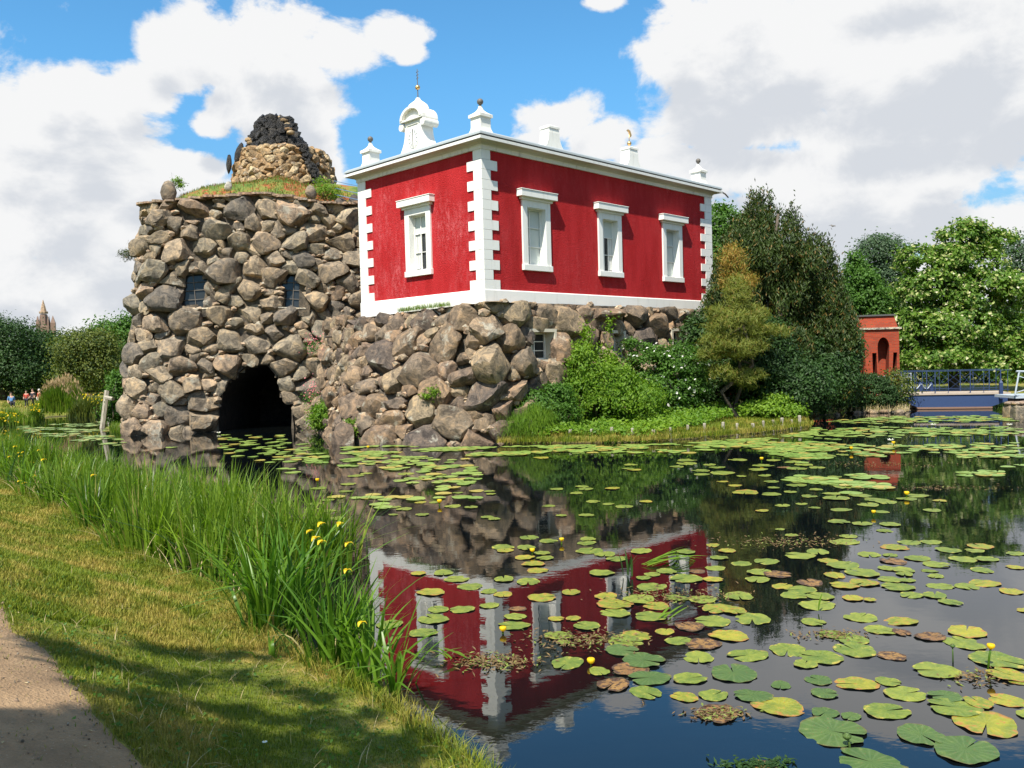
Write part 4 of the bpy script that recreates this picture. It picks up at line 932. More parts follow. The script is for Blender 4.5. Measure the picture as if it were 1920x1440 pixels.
plant('pine_tree', 'slender young pine with yellow-green needles in front of the dark yew', 'tree', gb(1383, 32.2), PB([(1383,560,22,40),(1378,608,46,24),(1340,640,24,11,-.3),(1438,622,36,9,.2),(1384,650,46,20),(1328,665,18,9,-.3),(1352,700,20,13,-.3),(1402,708,26,14,.2),(1415,590,22,14,.3),(1345,588,18,13)], 32.2), 24000, (.20, .024), M['pine'], .11, 111, .15, 30, .2, up=.8, flat=.8, gaps=.5, extra=None)
plant('pine_tree', 'rusty orange young pine top just above the yellow-green pine', 'tree', gb(1372, 33.2), PB([(1376,498,17,34),(1384,535,26,22)], 33.2), 6500, (.17, .03), M['pinetop'], .07, 115, .22, 30, .2, up=.8, nb=4)
plant('laurel_shrub', 'dark leafy shrub close against the right end of the podium', 'shrub', gb(1330, 35.5), PB([(1322,660,36,70),(1310,720,26,40),(1345,720,40,50)], 35.5), 14000, (.15, .08), M['darkleaf'], .06, 121, .3, 24)
plant('laurel_shrub', 'broad dark glossy shrub under the yew, behind the pine stem', 'shrub', gb(1450, 34.6), PB([(1430,700,70,55),(1480,730,70,45,-.4),(1420,640,50,40)], 34.8), 26000, (.15, .08), M['darkleaf'], .07, 125, .3, 24)
plant('laurel_shrub', 'dark shrub at the island tip left of the clipped dome', 'shrub', gb(1560, 36), PB([(1535,722,46,50),(1570,712,30,42),(1510,680,36,40,.4),(1588,668,18,46,.6)], 36), 24000, (.15, .08), M['darkleaf'], .07, 129, .3, 24)
plant('clipped_bush', 'low domed bush of fine dark foliage beside the landing stage', 'shrub', gb(1645, 38.6), PB([(1632,740,44,34),(1597,757,30,18),(1664,754,20,18)], 38.6), 20000, (.10, .05), M['darkleaf'], .05, 133, .16, 18, flat=.4)
plant('sapling', 'thin airy sapling with reddish leaves at the bridge end', 'shrub', gb(1682, 38.8), PB([(1683,735,24,28),(1676,712,16,16),(1700,745,12,12)], 38.8), 1500, (.14, .08), M['olive'], .035, 137, .25, 14, gaps=.2)
plant('broadleaf_tree', 'mid green tree crown just behind the right corner of the red house', 'tree', gb(1350, 45), PB([(1352,440,38,42),(1350,510,45,60),(1340,590,50,60)], 45), 18000, (.19, .12), M['midleaf'], .2, 141, .4, 22)
plant('broadleaf_tree', 'pointed bright green tree between the yew and the brick gatehouse', 'tree', gb(1640, 54), PB([(1603,505,12,26),(1612,545,30,40),(1645,585,36,40),(1600,600,36,50),(1690,640,36,46),(1640,650,46,46),(1585,640,30,40)], 54), 32000, (.22, .13), M['midleaf'], .3, 145, .35, 22, gaps=.5)
plant('broadleaf_tree', 'distant grey-green round-topped tree rising above the others', 'tree', gb(1655, 76), PB([(1650,480,38,30),(1640,520,36,26),(1670,525,26,28),(1655,560,40,30)], 76), 14000, (.26, .15), M['greygreen'], .4, 149, .7, 22, .1, gaps=.35)
plant('blossoming_tree', 'large pale-leaved tree with cream blossom overhanging the blue bridge', 'tree', gb(1790, 50), PB([(1808,440,34,20),(1862,452,36,16),(1780,490,44,28),(1722,492,32,26),(1830,490,40,26),(1745,550,56,40),(1830,555,74,46),(1890,560,36,46),(1780,620,80,44),(1875,640,54,46),(1722,610,40,34),(1870,688,50,24,-1),(1760,676,60,22,-1)], 50), 46000, (.26, .15), M['chestnut'], .32, 153, .34, 26, .12, extra=('blossom', M['blossom'], 2600, .2), nb=18, gaps=.75)
plant('broadleaf_tree', 'grey-green tree cut by the right edge of the picture', 'tree', gb(1925, 66), PB([(1915,480,30,36),(1930,540,40,60),(1925,620,50,50)], 66), 10000, (.25, .14), M['greygreen'], .3, 157, .6, 20, gaps=.2)
wb = []
for i, x in enumerate(range(1300, 2100, 60)): wb += PB([(x, 690+random.uniform(-15, 10), 60, 58, random.uniform(-2, 2))], 62)
P_, N_, _ = crown(wb, 40000, 161, .7, 24, .2); tag(leaves('woodland', P_, N_, .3, .2, M['darkleaf'], None, 162), 'dark undergrowth closing the view behind the bridge', kind='stuff')
# left bank trees
plant('broadleaf_tree', 'dark tree at the far left edge of the pond', 'tree', gb(10, 78), PB([(2,640,52,38),(20,700,56,45),(-50,660,60,70)], 78), 26000, (.24, .14), M['darkleaf'], .4, 171, .8, 22, .3)
plant('broadleaf_tree', 'dark conifer-like tree below the church spire', 'tree', gb(75, 82), PB([(72,655,38,30),(65,700,56,46),(108,660,26,28)], 82), 26000, (.24, .14), M['darkleaf'], .4, 175, .8, 22, .3)
plant('broadleaf_tree', 'rounded olive-green tree between the dark trees and the tower', 'tree', gb(160, 74), PB([(155,660,42,36),(175,690,45,42),(140,715,34,30),(190,650,26,26)], 74), 22000, (.22, .13), M['olive'], .35, 179, .7, 22, .3)
plant('broadleaf_tree', 'dark green tree just left of the boulder tower', 'tree', gb(218, 86), PB([(205,640,30,32),(225,690,40,60),(250,650,40,50)], 86), 16000, (.30, .2), M['midleaf'], .35, 183, .8, 22, .3)
wb = []
for x in range(-150, 330, 45): wb += PB([(x, 705+random.uniform(-8, 8), 55, 42, random.uniform(-3, 3))], 92)
P_, N_, _ = crown(wb, 24000, 187, .9, 24, .2); tag(leaves('woodland', P_, N_, .4, .28, M['darkleaf'], None, 188), 'dark wood beyond the left lawn', kind='stuff')
# more wood round the park, out of the frame, so that the place goes on
wb = []
rr2 = np.random.default_rng(4)
for a in np.arange(50, 310, 5.): q = R(a); d = rr2.uniform(70, 95); wb.append((d*math.sin(q), d*math.cos(q), 5, 6, 6, rr2.uniform(5, 8)))
P_, N_, _ = crown(wb, 26000, 190, 1.6, 30, .2); tag(leaves('woodland', P_, N_, .9, .6, M['darkleaf'], None, 191), 'wood around the park', kind='stuff')
# shrubs in front of the podium
plant('rose_bush', 'rambling bush with white flowers against the podium', 'shrub', gb(1250, 33.6), PB([(1225,690,45,38),(1270,700,50,48),(1290,735,40,35),(1235,740,60,38),(1185,645,14,8),(1212,650,16,7)], 33.4), 15000, (.12, .08), M['midleaf'], .05, 201, .20, 20, .12, extra=('white_flowers', M['petalw'], 260, .13), gaps=.6)
plant('leafy_shrub', 'bright green shrub with upright shoots below the podium windows', 'shrub', gb(1120, 31.2), PB([(1110,690,42,40),(1150,724,44,30),(1095,735,40,34),(1100,640,9,22),(1143,640,6,28),(1078,668,18,12),(1180,750,60,26),(1130,755,50,24)], 31.2), 17000, (.14, .07), M['bright'], .05, 205, .15, 18, .12, gaps=.95, up=.8, flat=1.8)
plant('leafy_shrub', 'low ivy-like shrub hugging the boulders left of the bright shrub', 'shrub', gb(1010, 29.8), PB([(1015,760,38,22),(985,775,24,24),(1045,745,22,20),(1050,775,30,20)], 29.9), 12000, (.10, .07), M['midleaf'], .04, 209, .2, 20, .15)
plant('leafy_shrub', 'small sunny green shrub by the lawn right of the pine stem', 'shrub', gb(1440, 32.8), PB([(1425,768,36,10),(1475,772,28,9),(1455,756,16,12)], 32.8), 6000, (.12, .09), M['bright'], .03, 213, .2, 20, .1)
plant('fern_bush', 'feathery grass-green bush on the water edge at the podium corner', 'shrub', gb(1008, 28.9), PB([(1005,790,30,24),(975,800,22,16),(960,812,18,12)], 28.9), 5000, (.22, .012), M['bright'], .02, 217, .3, 40, .4, up=2.)
plant('creeper', 'small green plant rooted between the podium boulders', 'plant', tuple(at(810, 750, 29.0)), PB([(810,741,13,12)], 29.2), 900, (.09, .05), M['bright'], 0, 221, .12, 20, .3)
plant('creeper', 'sprig of green low on the left flank of the podium', 'plant', tuple(at(655, 800, 30.5)), PB([(660,800,10,14),(668,812,10,12)], 30.4), 700, (.09, .05), M['bright'], 0, 223, .12, 20, .3)
plant('bank_shrub', 'green weeds between the cave mouth and the podium flank', 'plant', gb(618, 35), PB([(612,778,24,20),(625,792,20,16),(596,795,14,12)], 35.2), 6000, (.13, .06), M['bright'], .02, 225, .2, 22, .3)
plant('bank_shrub', 'low bushes on the bank left of the tower foot', 'shrub', gb(205, 41.8), PB([(222,745,12,34),(214,775,16,16),(226,712,9,16)], 42.5), 6000, (.15, .09), M['midleaf'], .04, 229, .25, 20, .2)
plant('sapling', 'young tree sprouting on the tower roof right of the rubble ring', 'shrub', tuple(at(606, 374, 39.5)), PB([(604,352,14,14),(618,358,16,8),(630,362,10,8)], 39.5), 900, (.11, .06), M['bright'], .03, 233, .2, 12, gaps=.2)
plant('sapling', 'little leafy sprout behind the brown standing stone', 'plant', tuple(at(333, 350, 38.9)), PB([(332,342,7,9),(340,350,7,4)], 39), 420, (.09, .05), M['bright'], .02, 237, .12, 12)
plant('sapling', 'tuft of dark foliage sticking out of the tower left side', 'plant', tuple(at(246, 480, 39.6)), PB([(237,481,10,11),(246,478,8,7)], 39.6), 700, (.13, .03), M['yew'], .02, 239, .15, 14)
for (x, y, Y, n_, lb_) in [(588, 640, 37.3, 60, 'tuft of pink flowers high between tower and podium'), (583, 735, 36.9, 90, 'spikes of pink flowers beside the pale boulder at the cave mouth')]:
    t = thing('pink_flowers', lb_, 'flower', tuple(at(x, y+14, Y))); r = np.random.default_rng(x); P0 = at(x, y, Y)+r.normal(0, 1, (n_, 3))*[.22, .1, .3]; leaves('petals', P0, np.tile([0, -1., .3], (n_, 1)), .07, .06, M['petalp'], t, 5); P0 = at(x, y+12, Y)+r.normal(0, 1, (300, 3))*[.2, .1, .15]; leaves('foliage', P0, np.tile([0, -1., .3], (300, 1)), .1, .03, M['midleaf'], t, 6)
# ivy ground cover and lawn on the island
def scatter(poly_px, n, z, seed, jit=0.):
    r = np.random.default_rng(seed); poly = np.array(poly_px, float); lo, hi = poly.min(0), poly.max(0); out = []
    W0 = np.array([gp(x, y, z)[:2] for x, y in poly]); lo, hi = W0.min(0), W0.max(0)
    while len(out) < n:
        q = r.uniform(lo, hi, (n, 2)); s = sdist(q, W0); out += list(q[s > 0])
    q = np.array(out[:n]); return np.c_[q, height(q)]
gc = scatter([(1000,808),(1060,805),(1200,806),(1290,795),(1375,782),(1370,770),(1320,762),(1200,770),(1060,778),(990,790)], 17000, .45, 5); r = np.random.default_rng(1)
gc[:, 2] += .05+np.abs(r.normal(0, 1, len(gc)))*.12+.10*snoise(gc, 4, 1.2)
tag(leaves('ground_cover', gc, np.tile([0, -.3, 1.], (len(gc), 1)), .13, .10, M['bright'], None, 7), 'bright ivy-like ground cover below the bushes', kind='stuff')
q = scatter([(925,832),(1000,829),(1200,827),(1400,813),(1525,797),(1522,783),(1400,782),(1290,797),(1050,808),(930,815)], 26000, .28, 6)
tag(tufts('grass', q, .11, .022, M['blade'], None, 8, .6), 'short grass on the island edge', kind='stuff')
q = scatter([(930,830),(1000,828),(1200,826),(1400,812),(1525,796),(1525,792),(1400,808),(1200,821),(1000,824),(935,826)], 5000, .12, 16); q[:, 2] = np.maximum(q[:, 2], .1)
tag(tufts('grass', q, .20, .02, M['blade'], None, 18, .6), 'longer grass hanging over the island edge', kind='stuff')
for i, x in enumerate([135,247,355,487,610,735,865,968,1075,1178,1288,1376,1472,1534,1596,1650,1706,1758]):
    px = 960+x/3.31; py = float(np.interp(px, [1000, 1200, 1400, 1525], [826, 825, 811, 796])); p = gp(px, py, 0)+np.array([0, -.50, 0]); rr3 = random.uniform(.045, .065); hh = .40+random.uniform(-.06, .1); lx, ly = random.uniform(-.04, .04), random.uniform(-.04, .04)
    mb = MB(); n = 7; mb.loft([[(rr3*w*math.cos(a)+lx*z, rr3*w*math.sin(a)+ly*z, z) for a in np.linspace(0, 2*math.pi, n+1)[:-1]] for w, z in ((1.05, -.3), (1, hh-.03), (.8, hh))]); o = mb.build('wooden_stake', M['oldwood'], None, loc=tuple(p))
    nm = ORD[i]
    tag(o, nm+' short grey stake from the left along the island lawn edge', 'stake', 'stakes shoring up the island lawn')
# grass at the tower foot
for (poly, n, lb) in [([(300,812),(400,808),(405,800),(300,802)], 1300, 'bright grass growing at the tower foot left of the cave'), ([(205,812),(236,815),(238,806),(208,803)], 500, 'tuft of grass at the left foot of the tower')]:
    q = scatter(poly, n, .0, n); q[:, 2] = .0; tag(tufts('grass', q, .42, .03, M['reed'], None, n, .7, 3), lb, kind='stuff')
# left far bank: lawn, reed bed, flags
def bed(name, label, px0, px1, Y, depth, n, h, w, m, seed, top=None, kind=None, bend=.5):
    r = np.random.default_rng(seed); x0 = at(px0, 760, Y)[0]; x1 = at(px1, 760, Y)[0]; q = np.c_[(x0+x1)/2+np.clip(r.normal(0, .26, n), -.6, .6)*(x1-x0), Y+r.uniform(-depth/2, depth/2, n)]; t = (q[:, 0]-x0)/(x1-x0); env = (.4+.6*np.sin(np.clip(t, .02, .98)*math.pi)**.8)*(1+.15*snoise(np.c_[q, q[:, 0]*0], seed, 2.))
    Pq = np.c_[q, np.maximum(height(q), .0)]; th = thing(name, label, 'plant', (float((x0+x1)/2), Y, 0)); tufts('leaves', Pq, h*env, w, m, th, seed, bend, 3)
    if top: k = r.integers(0, n, n//9); c = Pq[k]+np.c_[np.zeros((len(k), 2)), h*env[k]*r.uniform(.95, 1.2, len(k))]; leaves('plumes', c, unitv(r, len(k)), .34, .07, top, th, seed+1, up=2.5)['kind'] = 'stuff'
    return th
bed('reed_bed', 'tall reed clump with buff plumes on the far left bank', 83, 153, 56, 2.5, 5200, 1.9, .06, M['reed'], 301, M['reedtop'], bend=.35)
bed('iris_bed', 'yellow-flowering flags at the left edge by the far lawn', -25, 38, 46.5, 2., 2600, .85, .05, M['reed'], 303)
bed('iris_bed', 'small clump of yellow flags in the middle of the far left lawn', 57, 75, 50, .8, 700, .7, .05, M['reed'], 305)
bed('waterside_weeds', 'sunny yellow-green weeds between the reed clump and the timber frame', 150, 192, 53, 3., 3400, 1.15, .06, M['olive'], 307)
for (x0, x1, y0, y1, Y, n, nm) in [(0, 35, 772, 792, 46, 26, 'left edge flags'), (56, 75, 757, 772, 50, 22, 'lawn flags'), (155, 192, 738, 756, 52.5, 24, 'weeds by the reeds')]:
    r = np.random.default_rng(x1); c = np.array([at(r.uniform(x0, x1), r.uniform(y0, y1), Y-.6) for _ in range(n)]); o = leaves('yellow_blooms', c, unitv(r, n), .13, .11, M['petaly'], None, 2); tag(o, 'scattered yellow blooms over the '+nm, kind='stuff')
q = np.random.default_rng(8).uniform((-60, 46.5), (-22, 75), (16000, 2)); q = q[sdist(q, FAR) > .1]
tag(tufts('grass', np.c_[q, height(q)], .22, .05, M['blade'], None, 9, .6), 'lawn of the far left bank', kind='stuff')
# leaning timber frame left of the tower
tf = thing('timber_frame', 'weathered leaning timbers standing in the water left of the tower', 'post', tuple(gp(190, 803, 0)))
L = np.array(tf.location)
for a, b, w in [((190, 803), (201, 732), .16), ((203, 790), (210, 742), .12)]:
    MB().tube([tuple(gp(*a, 0)-L+[0, 0, -.3]), tuple(at(*b, gp(*a, 0)[1]+.3)-L)], w*.8, 6).build('timber', M['oldwood'], tf)
MB().tube([tuple(at(199, 745, 41.5)-L), tuple(at(212, 748, 41.2)-L)], .1, 6).build('timber', M['oldwood'], tf)

# ------------------------------------------------------------------ church tower far off
ch = thing('church_tower', 'distant brick church tower with openwork spire above the left trees', 'church', tuple(at(84, 640, 250)*[1, 1, 0]), R(20))
s = 250/FPX; zb = lambda y: at(84, y, 250)[2]
def octa(r_, z): return [(r_*math.cos(R(22.5+45*k)), r_*math.sin(R(22.5+45*k)), z) for k in range(8)]
MB().loft([sq(2.7, 2.7, 0), sq(2.6, 2.6, zb(612)), sq(2.3, 2.3, zb(611))]).build('tower_shaft', M['churchstone'], ch)
MB().loft([octa(1.25, zb(611)), octa(1.0, zb(590)), octa(.8, zb(589))]).build('octagon', M['churchstone'], ch)
MB().loft([octa(1.2, zb(588)), octa(1.25, zb(585)), octa(1.2, zb(584))]).build('gallery', M['slab'], ch)
MB().loft([octa(.85, zb(584)), octa(.55, zb(574)), octa(.5, zb(573)), octa(.06, zb(562))]).build('spire', M['slab'], ch)
for dx, dy in ((-1, -1), (1, -1), (1, 1), (-1, 1)):
    MB().loft([sq(.45, .45, zb(622), dx*1.25, dy*1.25), sq(.4, .4, zb(604), dx*1.25, dy*1.25), sq(.04, .04, zb(592), dx*1.25, dy*1.25)]).build('pinnacle', M['churchstone'], ch)
for k in range(8):
    a = R(45*k); MB().box((.9*math.cos(a)-.1, .9*math.sin(a)-.1, zb(607)), (.9*math.cos(a)*1.25+.12, .9*math.sin(a)*1.25+.12, zb(594))).build('window', M['dim'], ch)
for (x, y, w) in ((70, 594, 1.0), (99, 592, 1.4)):
    p = at(x, y, 250)-np.array(ch.location); c_, s_ = math.cos(-R(20)), math.sin(-R(20)); X, Y2 = p[0]*c_-p[1]*s_, p[0]*s_+p[1]*c_
    MB().loft([sq(w, w, 0, X, Y2), sq(w*.9, w*.9, zb(606), X, Y2), sq(.06, .06, zb(592), X, Y2)]).build('side_turret', M['churchstone'], ch)

# ------------------------------------------------------------------ brick gatehouse
gx = at(1660, 700, 46); gh = thing('brick_gatehouse', 'red brick gatehouse with tall pointed niches, half hidden by the yew', 'building', (gx[0], 46, 0), R(-12))
sg = 46/FPX; w2 = 1.02; 
def arch(cx, hw, z0, zs, zt, n=7, taper=1.):
    P = [(cx-hw*taper, z0), (cx+hw*taper, z0), (cx+hw, zs)]
    for k in range(1, n): t = k/n; P.append((cx+hw*math.cos(t*math.pi/2), zs+(zt-zs)*math.sin(t*math.pi/2)))
    P.append((cx, zt))
    for k in range(n-1, 0, -1): t = k/n; P.append((cx-hw*math.cos(t*math.pi/2), zs+(zt-zs)*math.sin(t*math.pi/2)))
    P.append((cx-hw, zs)); return P
zz_ = lambda y: at(1670, y, 46)[2]
MB().prism([(-3.2, 0), (.75, 0), (.72, zz_(617)), (-3.2, zz_(617))], 0, .80, 'xz', [arch(-.08, .30, .4, zz_(650), zz_(632), taper=.72), arch(-1.35, .32, .4, zz_(652), zz_(634), taper=.72), [(-.62, .9), (-.40, .9), (-.44, zz_(661)), (-.66, zz_(661))], [(.34, 1.0), (.54, 1.0), (.62, zz_(661)), (.42, zz_(661))]]).build('wall', M['brick'], gh)
MB().box((-3.2, .97, 0), (.7, 3.2, zz_(617))).build('wall', M['brick'], gh)
MB().box((-3.1, .80, .2), (.68, .96, zz_(620))).build('niche_back', M['brick'], gh)
MB().box((-3.3, -.1, zz_(617)), (.84, 3.3, zz_(613.5))).build('cornice', M['paleslab'], gh)
MB().loft([[(-3.2, -.02, zz_(613.5)), (.66, -.02, zz_(613.5)), (.66, 3.1, zz_(613.5)), (-3.2, 3.1, zz_(613.5))], [(-3.2, .1, zz_(592)), (.5, .1, zz_(592)), (.5, 3., zz_(592)), (-3.2, 3., zz_(592))]]).build('parapet', M['brick'], gh)
MB().box((-3.3, .0, zz_(592)), (.56, 3.1, zz_(589))).build('coping', M['slate'], gh)
# low brick wall glimpsed under the shrubs
tag(MB().box((0, 0, 0), (5, .3, 1.0)).build('brick_wall', M['brick'], None, loc=(10.2, 42, .3)), 'low brick wall glimpsed between shrub stems under the yew', 'wall')

# ------------------------------------------------------------------ pontoon bridge
A_ = gp(1697, 766, .05); B_ = gp(1893, 764, .05); dv = (B_-A_)[:2]; LB = float(np.linalg.norm(dv)); rot = math.atan2(dv[1], dv[0])
br = thing('pontoon_bridge', 'blue steel pontoon footbridge with crossed railings below the blossoming tree', 'bridge', (A_[0], A_[1], 0), rot)
zd = at(1790, 736, float(A_[1]+B_[1])/2)[2]; zr = at(1790, 696, float(A_[1]+B_[1])/2)[2]
hull = [(-.12, zd-.10), (LB+.02, zd-.10), (LB+.02, zd-.38), (LB-.75, .10), (.55, .10), (-.12, zd-.40)]
MB().prism(hull, 0, 1.8, 'xz').build('hull', M['blueh'], br)
MB().box((.50, -.02, .02), (LB-.7, 1.82, .10)).build('rubbing_strake', M['rust'], br)
MB().box((-.2, -.05, zd-.098), (LB+.05, 1.85, zd-.03)).build('deck', M['deck'], br)
posts = [(x-1697)/(1893-1697)*LB for x in (1704, 1719, 1731, 1755, 1780, 1821, 1846, 1877, 1890)]
for side, y in (('f', 0.0), ('b', 1.78)):
    for i, x in enumerate(posts):
        w = .020 if i in (0, 3, 5, 7) else .011; MB().box((x-w, y-w, zd-.35 if w > .02 else zd-.02), (x+w, y+w, zr)).build('rail_post', M['bluep'], br)
    MB().box((-.05, y-.02, zr), (LB+.1, y+.02, zr+.028)).build('handrail', M['bluep'], br); MB().box((0, y-.02, zd+.10), (LB, y+.02, zd+.125)).build('lower_rail', M['bluep'], br)
    for i in range(3, 8):
        a, b = posts[i-1] if i > 3 else posts[0], posts[i]; a = posts[i-1]
        MB().tube([(a, y, zr-.1), (b, y, zd+.14)], .007, 5).build('brace', M['bluep'], br); MB().tube([(a, y, zd+.14), (b, y, zr-.1)], .007, 5).build('brace', M['bluep'], br)
    MB().tube([(posts[0], y, zr-.05), (posts[3], y, zd+.14)], .012, 5).build('brace', M['bluep'], br)
for x in (posts[7]-.02,): MB().loft([sq(.14, .14, zd-.3, x, -.12), sq(.14, .14, zd+.42, x, -.12), sq(.03, .03, zd+.55, x, -.12)]).build('mooring_post', M['bluep'], br)
lr = thing('landing_rail', 'pale grey railing leading from the gatehouse down to the blue bridge', 'railing', tuple(at(1650, 720, 44)*[1, 1, 0]))
L = np.array(lr.location); z0 = at(1650, 708, 44)[2]
pa, pb = at(1645, 707, 44.5), at(1708, 700, 40.6)
for f_ in (0., .25, .5, .75, 1.): q = pa+(pb-pa)*f_; MB().tube([tuple(q-L+[0, 0, -1.]), tuple(q-L)], .022, 6).build('rail_post', M['paleblue'], lr)
for dz in (0, -.18, -.5): MB().tube([tuple(pa-L+[0, 0, dz]), tuple(pb-L+[0, 0, dz])], .025, 6).build('handrail', M['paleblue'], lr)
for i, (x, y) in enumerate([(1726, 735), (1746, 735)]):
    p = at(x, y, 42.6); MB().loft([sq(.16, .16, -.3), sq(.16, .16, .38), sq(.04, .04, .5)]).build('mooring_post', M['bluep'], None, loc=tuple(p)); tag(bpy.context.scene.collection.objects[-1], ['blue post holding the chain, left of two behind the rail', 'blue post holding the chain, right of two behind the rail'][i], 'post', 'blue chain posts on the landing stage')
mb = MB()
for (x0, x1) in ((1708, 1726), (1728, 1746)): mb.tube([tuple(at(x0+(x1-x0)*t, 720+9*math.sin(t*math.pi), 42.5)) for t in np.linspace(0, 1, 7)], .025, 6)
tag(mb.build('chain', M['paleblue']), 'pale chain hanging in loops behind the blue railing', 'chain')
# right pier, platform, grey rail
pr = thing('stone_pier', 'stone pier with rounded cap stones at the right edge of the water', 'pier', tuple(gp(1926, 784, 0)))
for i, (dx, dy, w, z0, z1) in enumerate([(-.35, 0, .42, -.3, .48), (.12, -.1, .5, -.3, .42), (.62, 0, .5, -.3, .5), (-.3, .5, .5, -.3, .45), (.3, .55, .6, -.3, .45)]):
    MB().loft([sq(w*a, w*a, z, dx, dy) for a, z in ((1, z0), (1.02, z1*.6), (.95, z1*.95), (.7, z1+.06))]).build('pier_stone', M['boulder_t'], pr, bevel=.04)
    MB().loft([[(dx+w*.55*a*math.cos(t), dy+w*.55*a*math.sin(t), z) for t in np.linspace(0, 2*math.pi, 13)[:-1]] for a, z in ((.9, z1+.06), (1.05, z1+.10), (1.0, z1+.16), (.6, z1+.19))]).build('cap_stone', M['slab'], pr, smooth=True)
pl = thing('jetty', 'pale grey steel jetty end with slanted rail cut by the right edge', 'jetty', tuple(at(1900, 742, 35.5)*[1, 1, 0]))
L = np.array(pl.location); q = at(1903, 742, 35.5)-L
MB().box((q[0], q[1], q[2]-.12), (q[0]+3, q[1]+1.5, q[2])).build('deck', M['paleblue'], pl); MB().box((q[0]+.4, q[1]+.2, 0), (q[0]+.7, q[1]+1.2, q[2]-.12)).build('leg', M['black'], pl)
a, b = at(1903, 741, 35.4)-L, at(1911, 697, 35.4)-L
MB().tube([tuple(a), tuple(b)], .035, 6).build('rail_post', M['paleblue'], pl); MB().tube([tuple(b+[-.12, 0, .02]), tuple(b+[2.5, 0, -.08])], .04, 6).build('handrail', M['paleblue'], pl); MB().tube([tuple(a+[0, 0, .1]), tuple(a+[2.5, 0, .75])], .02, 6).build('brace', M['paleblue'], pl); MB().tube([tuple(b+[0, 0, -.2]), tuple(a+[2.5, 0, .1])], .02, 6).build('brace', M['paleblue'], pl)
ROCKN = 0
# rubble shore between the island tip and the bridge
r = np.random.default_rng(31)
for i in range(26):
    x = 1545+i*6.2; p = gp(x, 773+r.uniform(-3, 3)+ (3 if x < 1570 else 0), 0); w = r.uniform(.12, .3)
    lab = ORD[i]+' rock from the left on the shore between island tip and bridge'; rock('shore_rock', lab, 'rock', (p[0], p[1], -.08), w, w*.8, w*.6, M['boulder_t'], 400+i, 1, None, 'rocks along the shrubby shore')
q = np.array([gp(r.uniform(1560, 1705), r.uniform(762, 772), .1) for _ in range(900)]); tag(tufts('dry_grass', q, .35, .02, M['straw'], None, 32, 1.), 'dry grass trailing at the shrubby shore', kind='stuff')
# ------------------------------------------------------------------ people on the far lawn
def person(label, px, py, Y, shirt, trou, hair, pose, face=0., sc_=1.):
    base = at(px, py, Y); base[2] = hz(base[0], base[1])-.01; p = thing('person', label, 'person', tuple(base), face)
    if pose == 'sit': j = {'pel': (0, 0, .42), 'ch': (.02, .08, .78), 'nk': (0, .1, .93), 'hd': (0, .08, 1.06), 'k': .40, 'kn_y': -.42, 'ft': 0.05}
    else: j = {'pel': (0, 0, .88), 'ch': (0, .02, 1.28), 'nk': (0, .02, 1.44), 'hd': (0, 0, 1.6)}
    V = []; Ed = []; Rd = []
    def add(q, r_, par=None):
        V.append(tuple(c*sc_ for c in q)); Rd.append(r_*sc_)
        if par is not None: Ed.append((par, len(V)-1))
        return len(V)-1
    pel = add(j['pel'], .15); wa = add((0, j['ch'][1]*.5, (j['pel'][2]+j['ch'][2])/2), .125, pel); chn = add(j['ch'], .15, wa); nk = add(j['nk'], .055, chn); hd = add(j['hd'], .10, nk); add((0, j['hd'][1]-.01, j['hd'][2]+.12), .07, hd)
    for s_ in (-1, 1):
        sh_ = add((s_*.19, j['ch'][1], j['ch'][2]+.07), .055, chn); el_ = add((s_*.25, j['ch'][1]-.02, j['ch'][2]-.22), .042, sh_); add((s_*.22, j['ch'][1]-(.12 if s_ > 0 else .2), j['ch'][2]-.44), .03, el_)
        hp = add((s_*.09, 0, j['pel'][2]-.06), .085, pel)
        if pose == 'sit': kn = add((s_*.11, -.42, .44), .06, hp); an = add((s_*.11, -.45, .08), .04, kn); add((s_*.11, -.58, .03), .035, an)
        else: kn = add((s_*.10, -.08*s_, .47), .062, hp); an = add((s_*.10, .07*s_, .08), .04, kn); add((s_*.11, .07*s_-.15, .03), .035, an)
    def skin(name, idxs, m, k, parent):
        mp = {a: b for b, a in enumerate(idxs)}; me = bpy.data.meshes.new(name); me.from_pydata([V[i] for i in idxs], [(mp[a], mp[b]) for a, b in Ed if a in mp and b in mp], []); o = bpy.data.objects.new(name, me); link(o, parent)
        o.modifiers.new('skin', 'SKIN'); sub_ = o.modifiers.new('sub', 'SUBSURF'); sub_.levels = sub_.render_levels = 2
        lay = me.skin_vertices[0].data if me.skin_vertices else None
        if lay is None: return o
        for a, b in mp.items(): lay[b].radius = (Rd[a]*k, Rd[a]*k); lay[b].use_root = (b == 0)
        dg = bpy.context.evaluated_depsgraph_get(); nm = bpy.data.meshes.new_from_object(o.evaluated_get(dg)); nm.materials.clear(); nm.materials.append(m); o.modifiers.clear(); o.data = nm; nm.name = name
        for pp in nm.polygons: pp.use_smooth = True
        return o
    n = len(V); body = skin('body', list(range(n)), M['skin'], 1., p); arms = [6, 7, 11, 12] if False else []
    ns = (n-6)//2; L0, R0_ = 6, 6+ns
    skin('shirt', [0, 1, 2, L0, L0+1, R0_, R0_+1], shirt, 1.16, p); skin('trousers', [0, L0+3, L0+4, L0+5, R0_+3, R0_+4, R0_+5], trou, 1.14, p)
    h = j['hd']; MB().sphere((h[0]*sc_, (h[1]+.025)*sc_, (h[2]+.075)*sc_), .105*sc_, 12, 8).build('hair', hair, p, smooth=True)
bpy.data.meshes  # people are built with a bundled skin layer below
def person_safe(*a, **k):
    person(*a, **k)
person_safe('person in a blue top seated on the far left lawn', 22, 764, 64, M['c_blue'], M['c_dark'], M['hair'], 'sit', R(40), .95)
person_safe('person in a red shirt standing on the far lawn, left of the group', 50, 761, 64, M['c_red'], M['c_dark'], M['hair'], 'stand', R(20), .74)
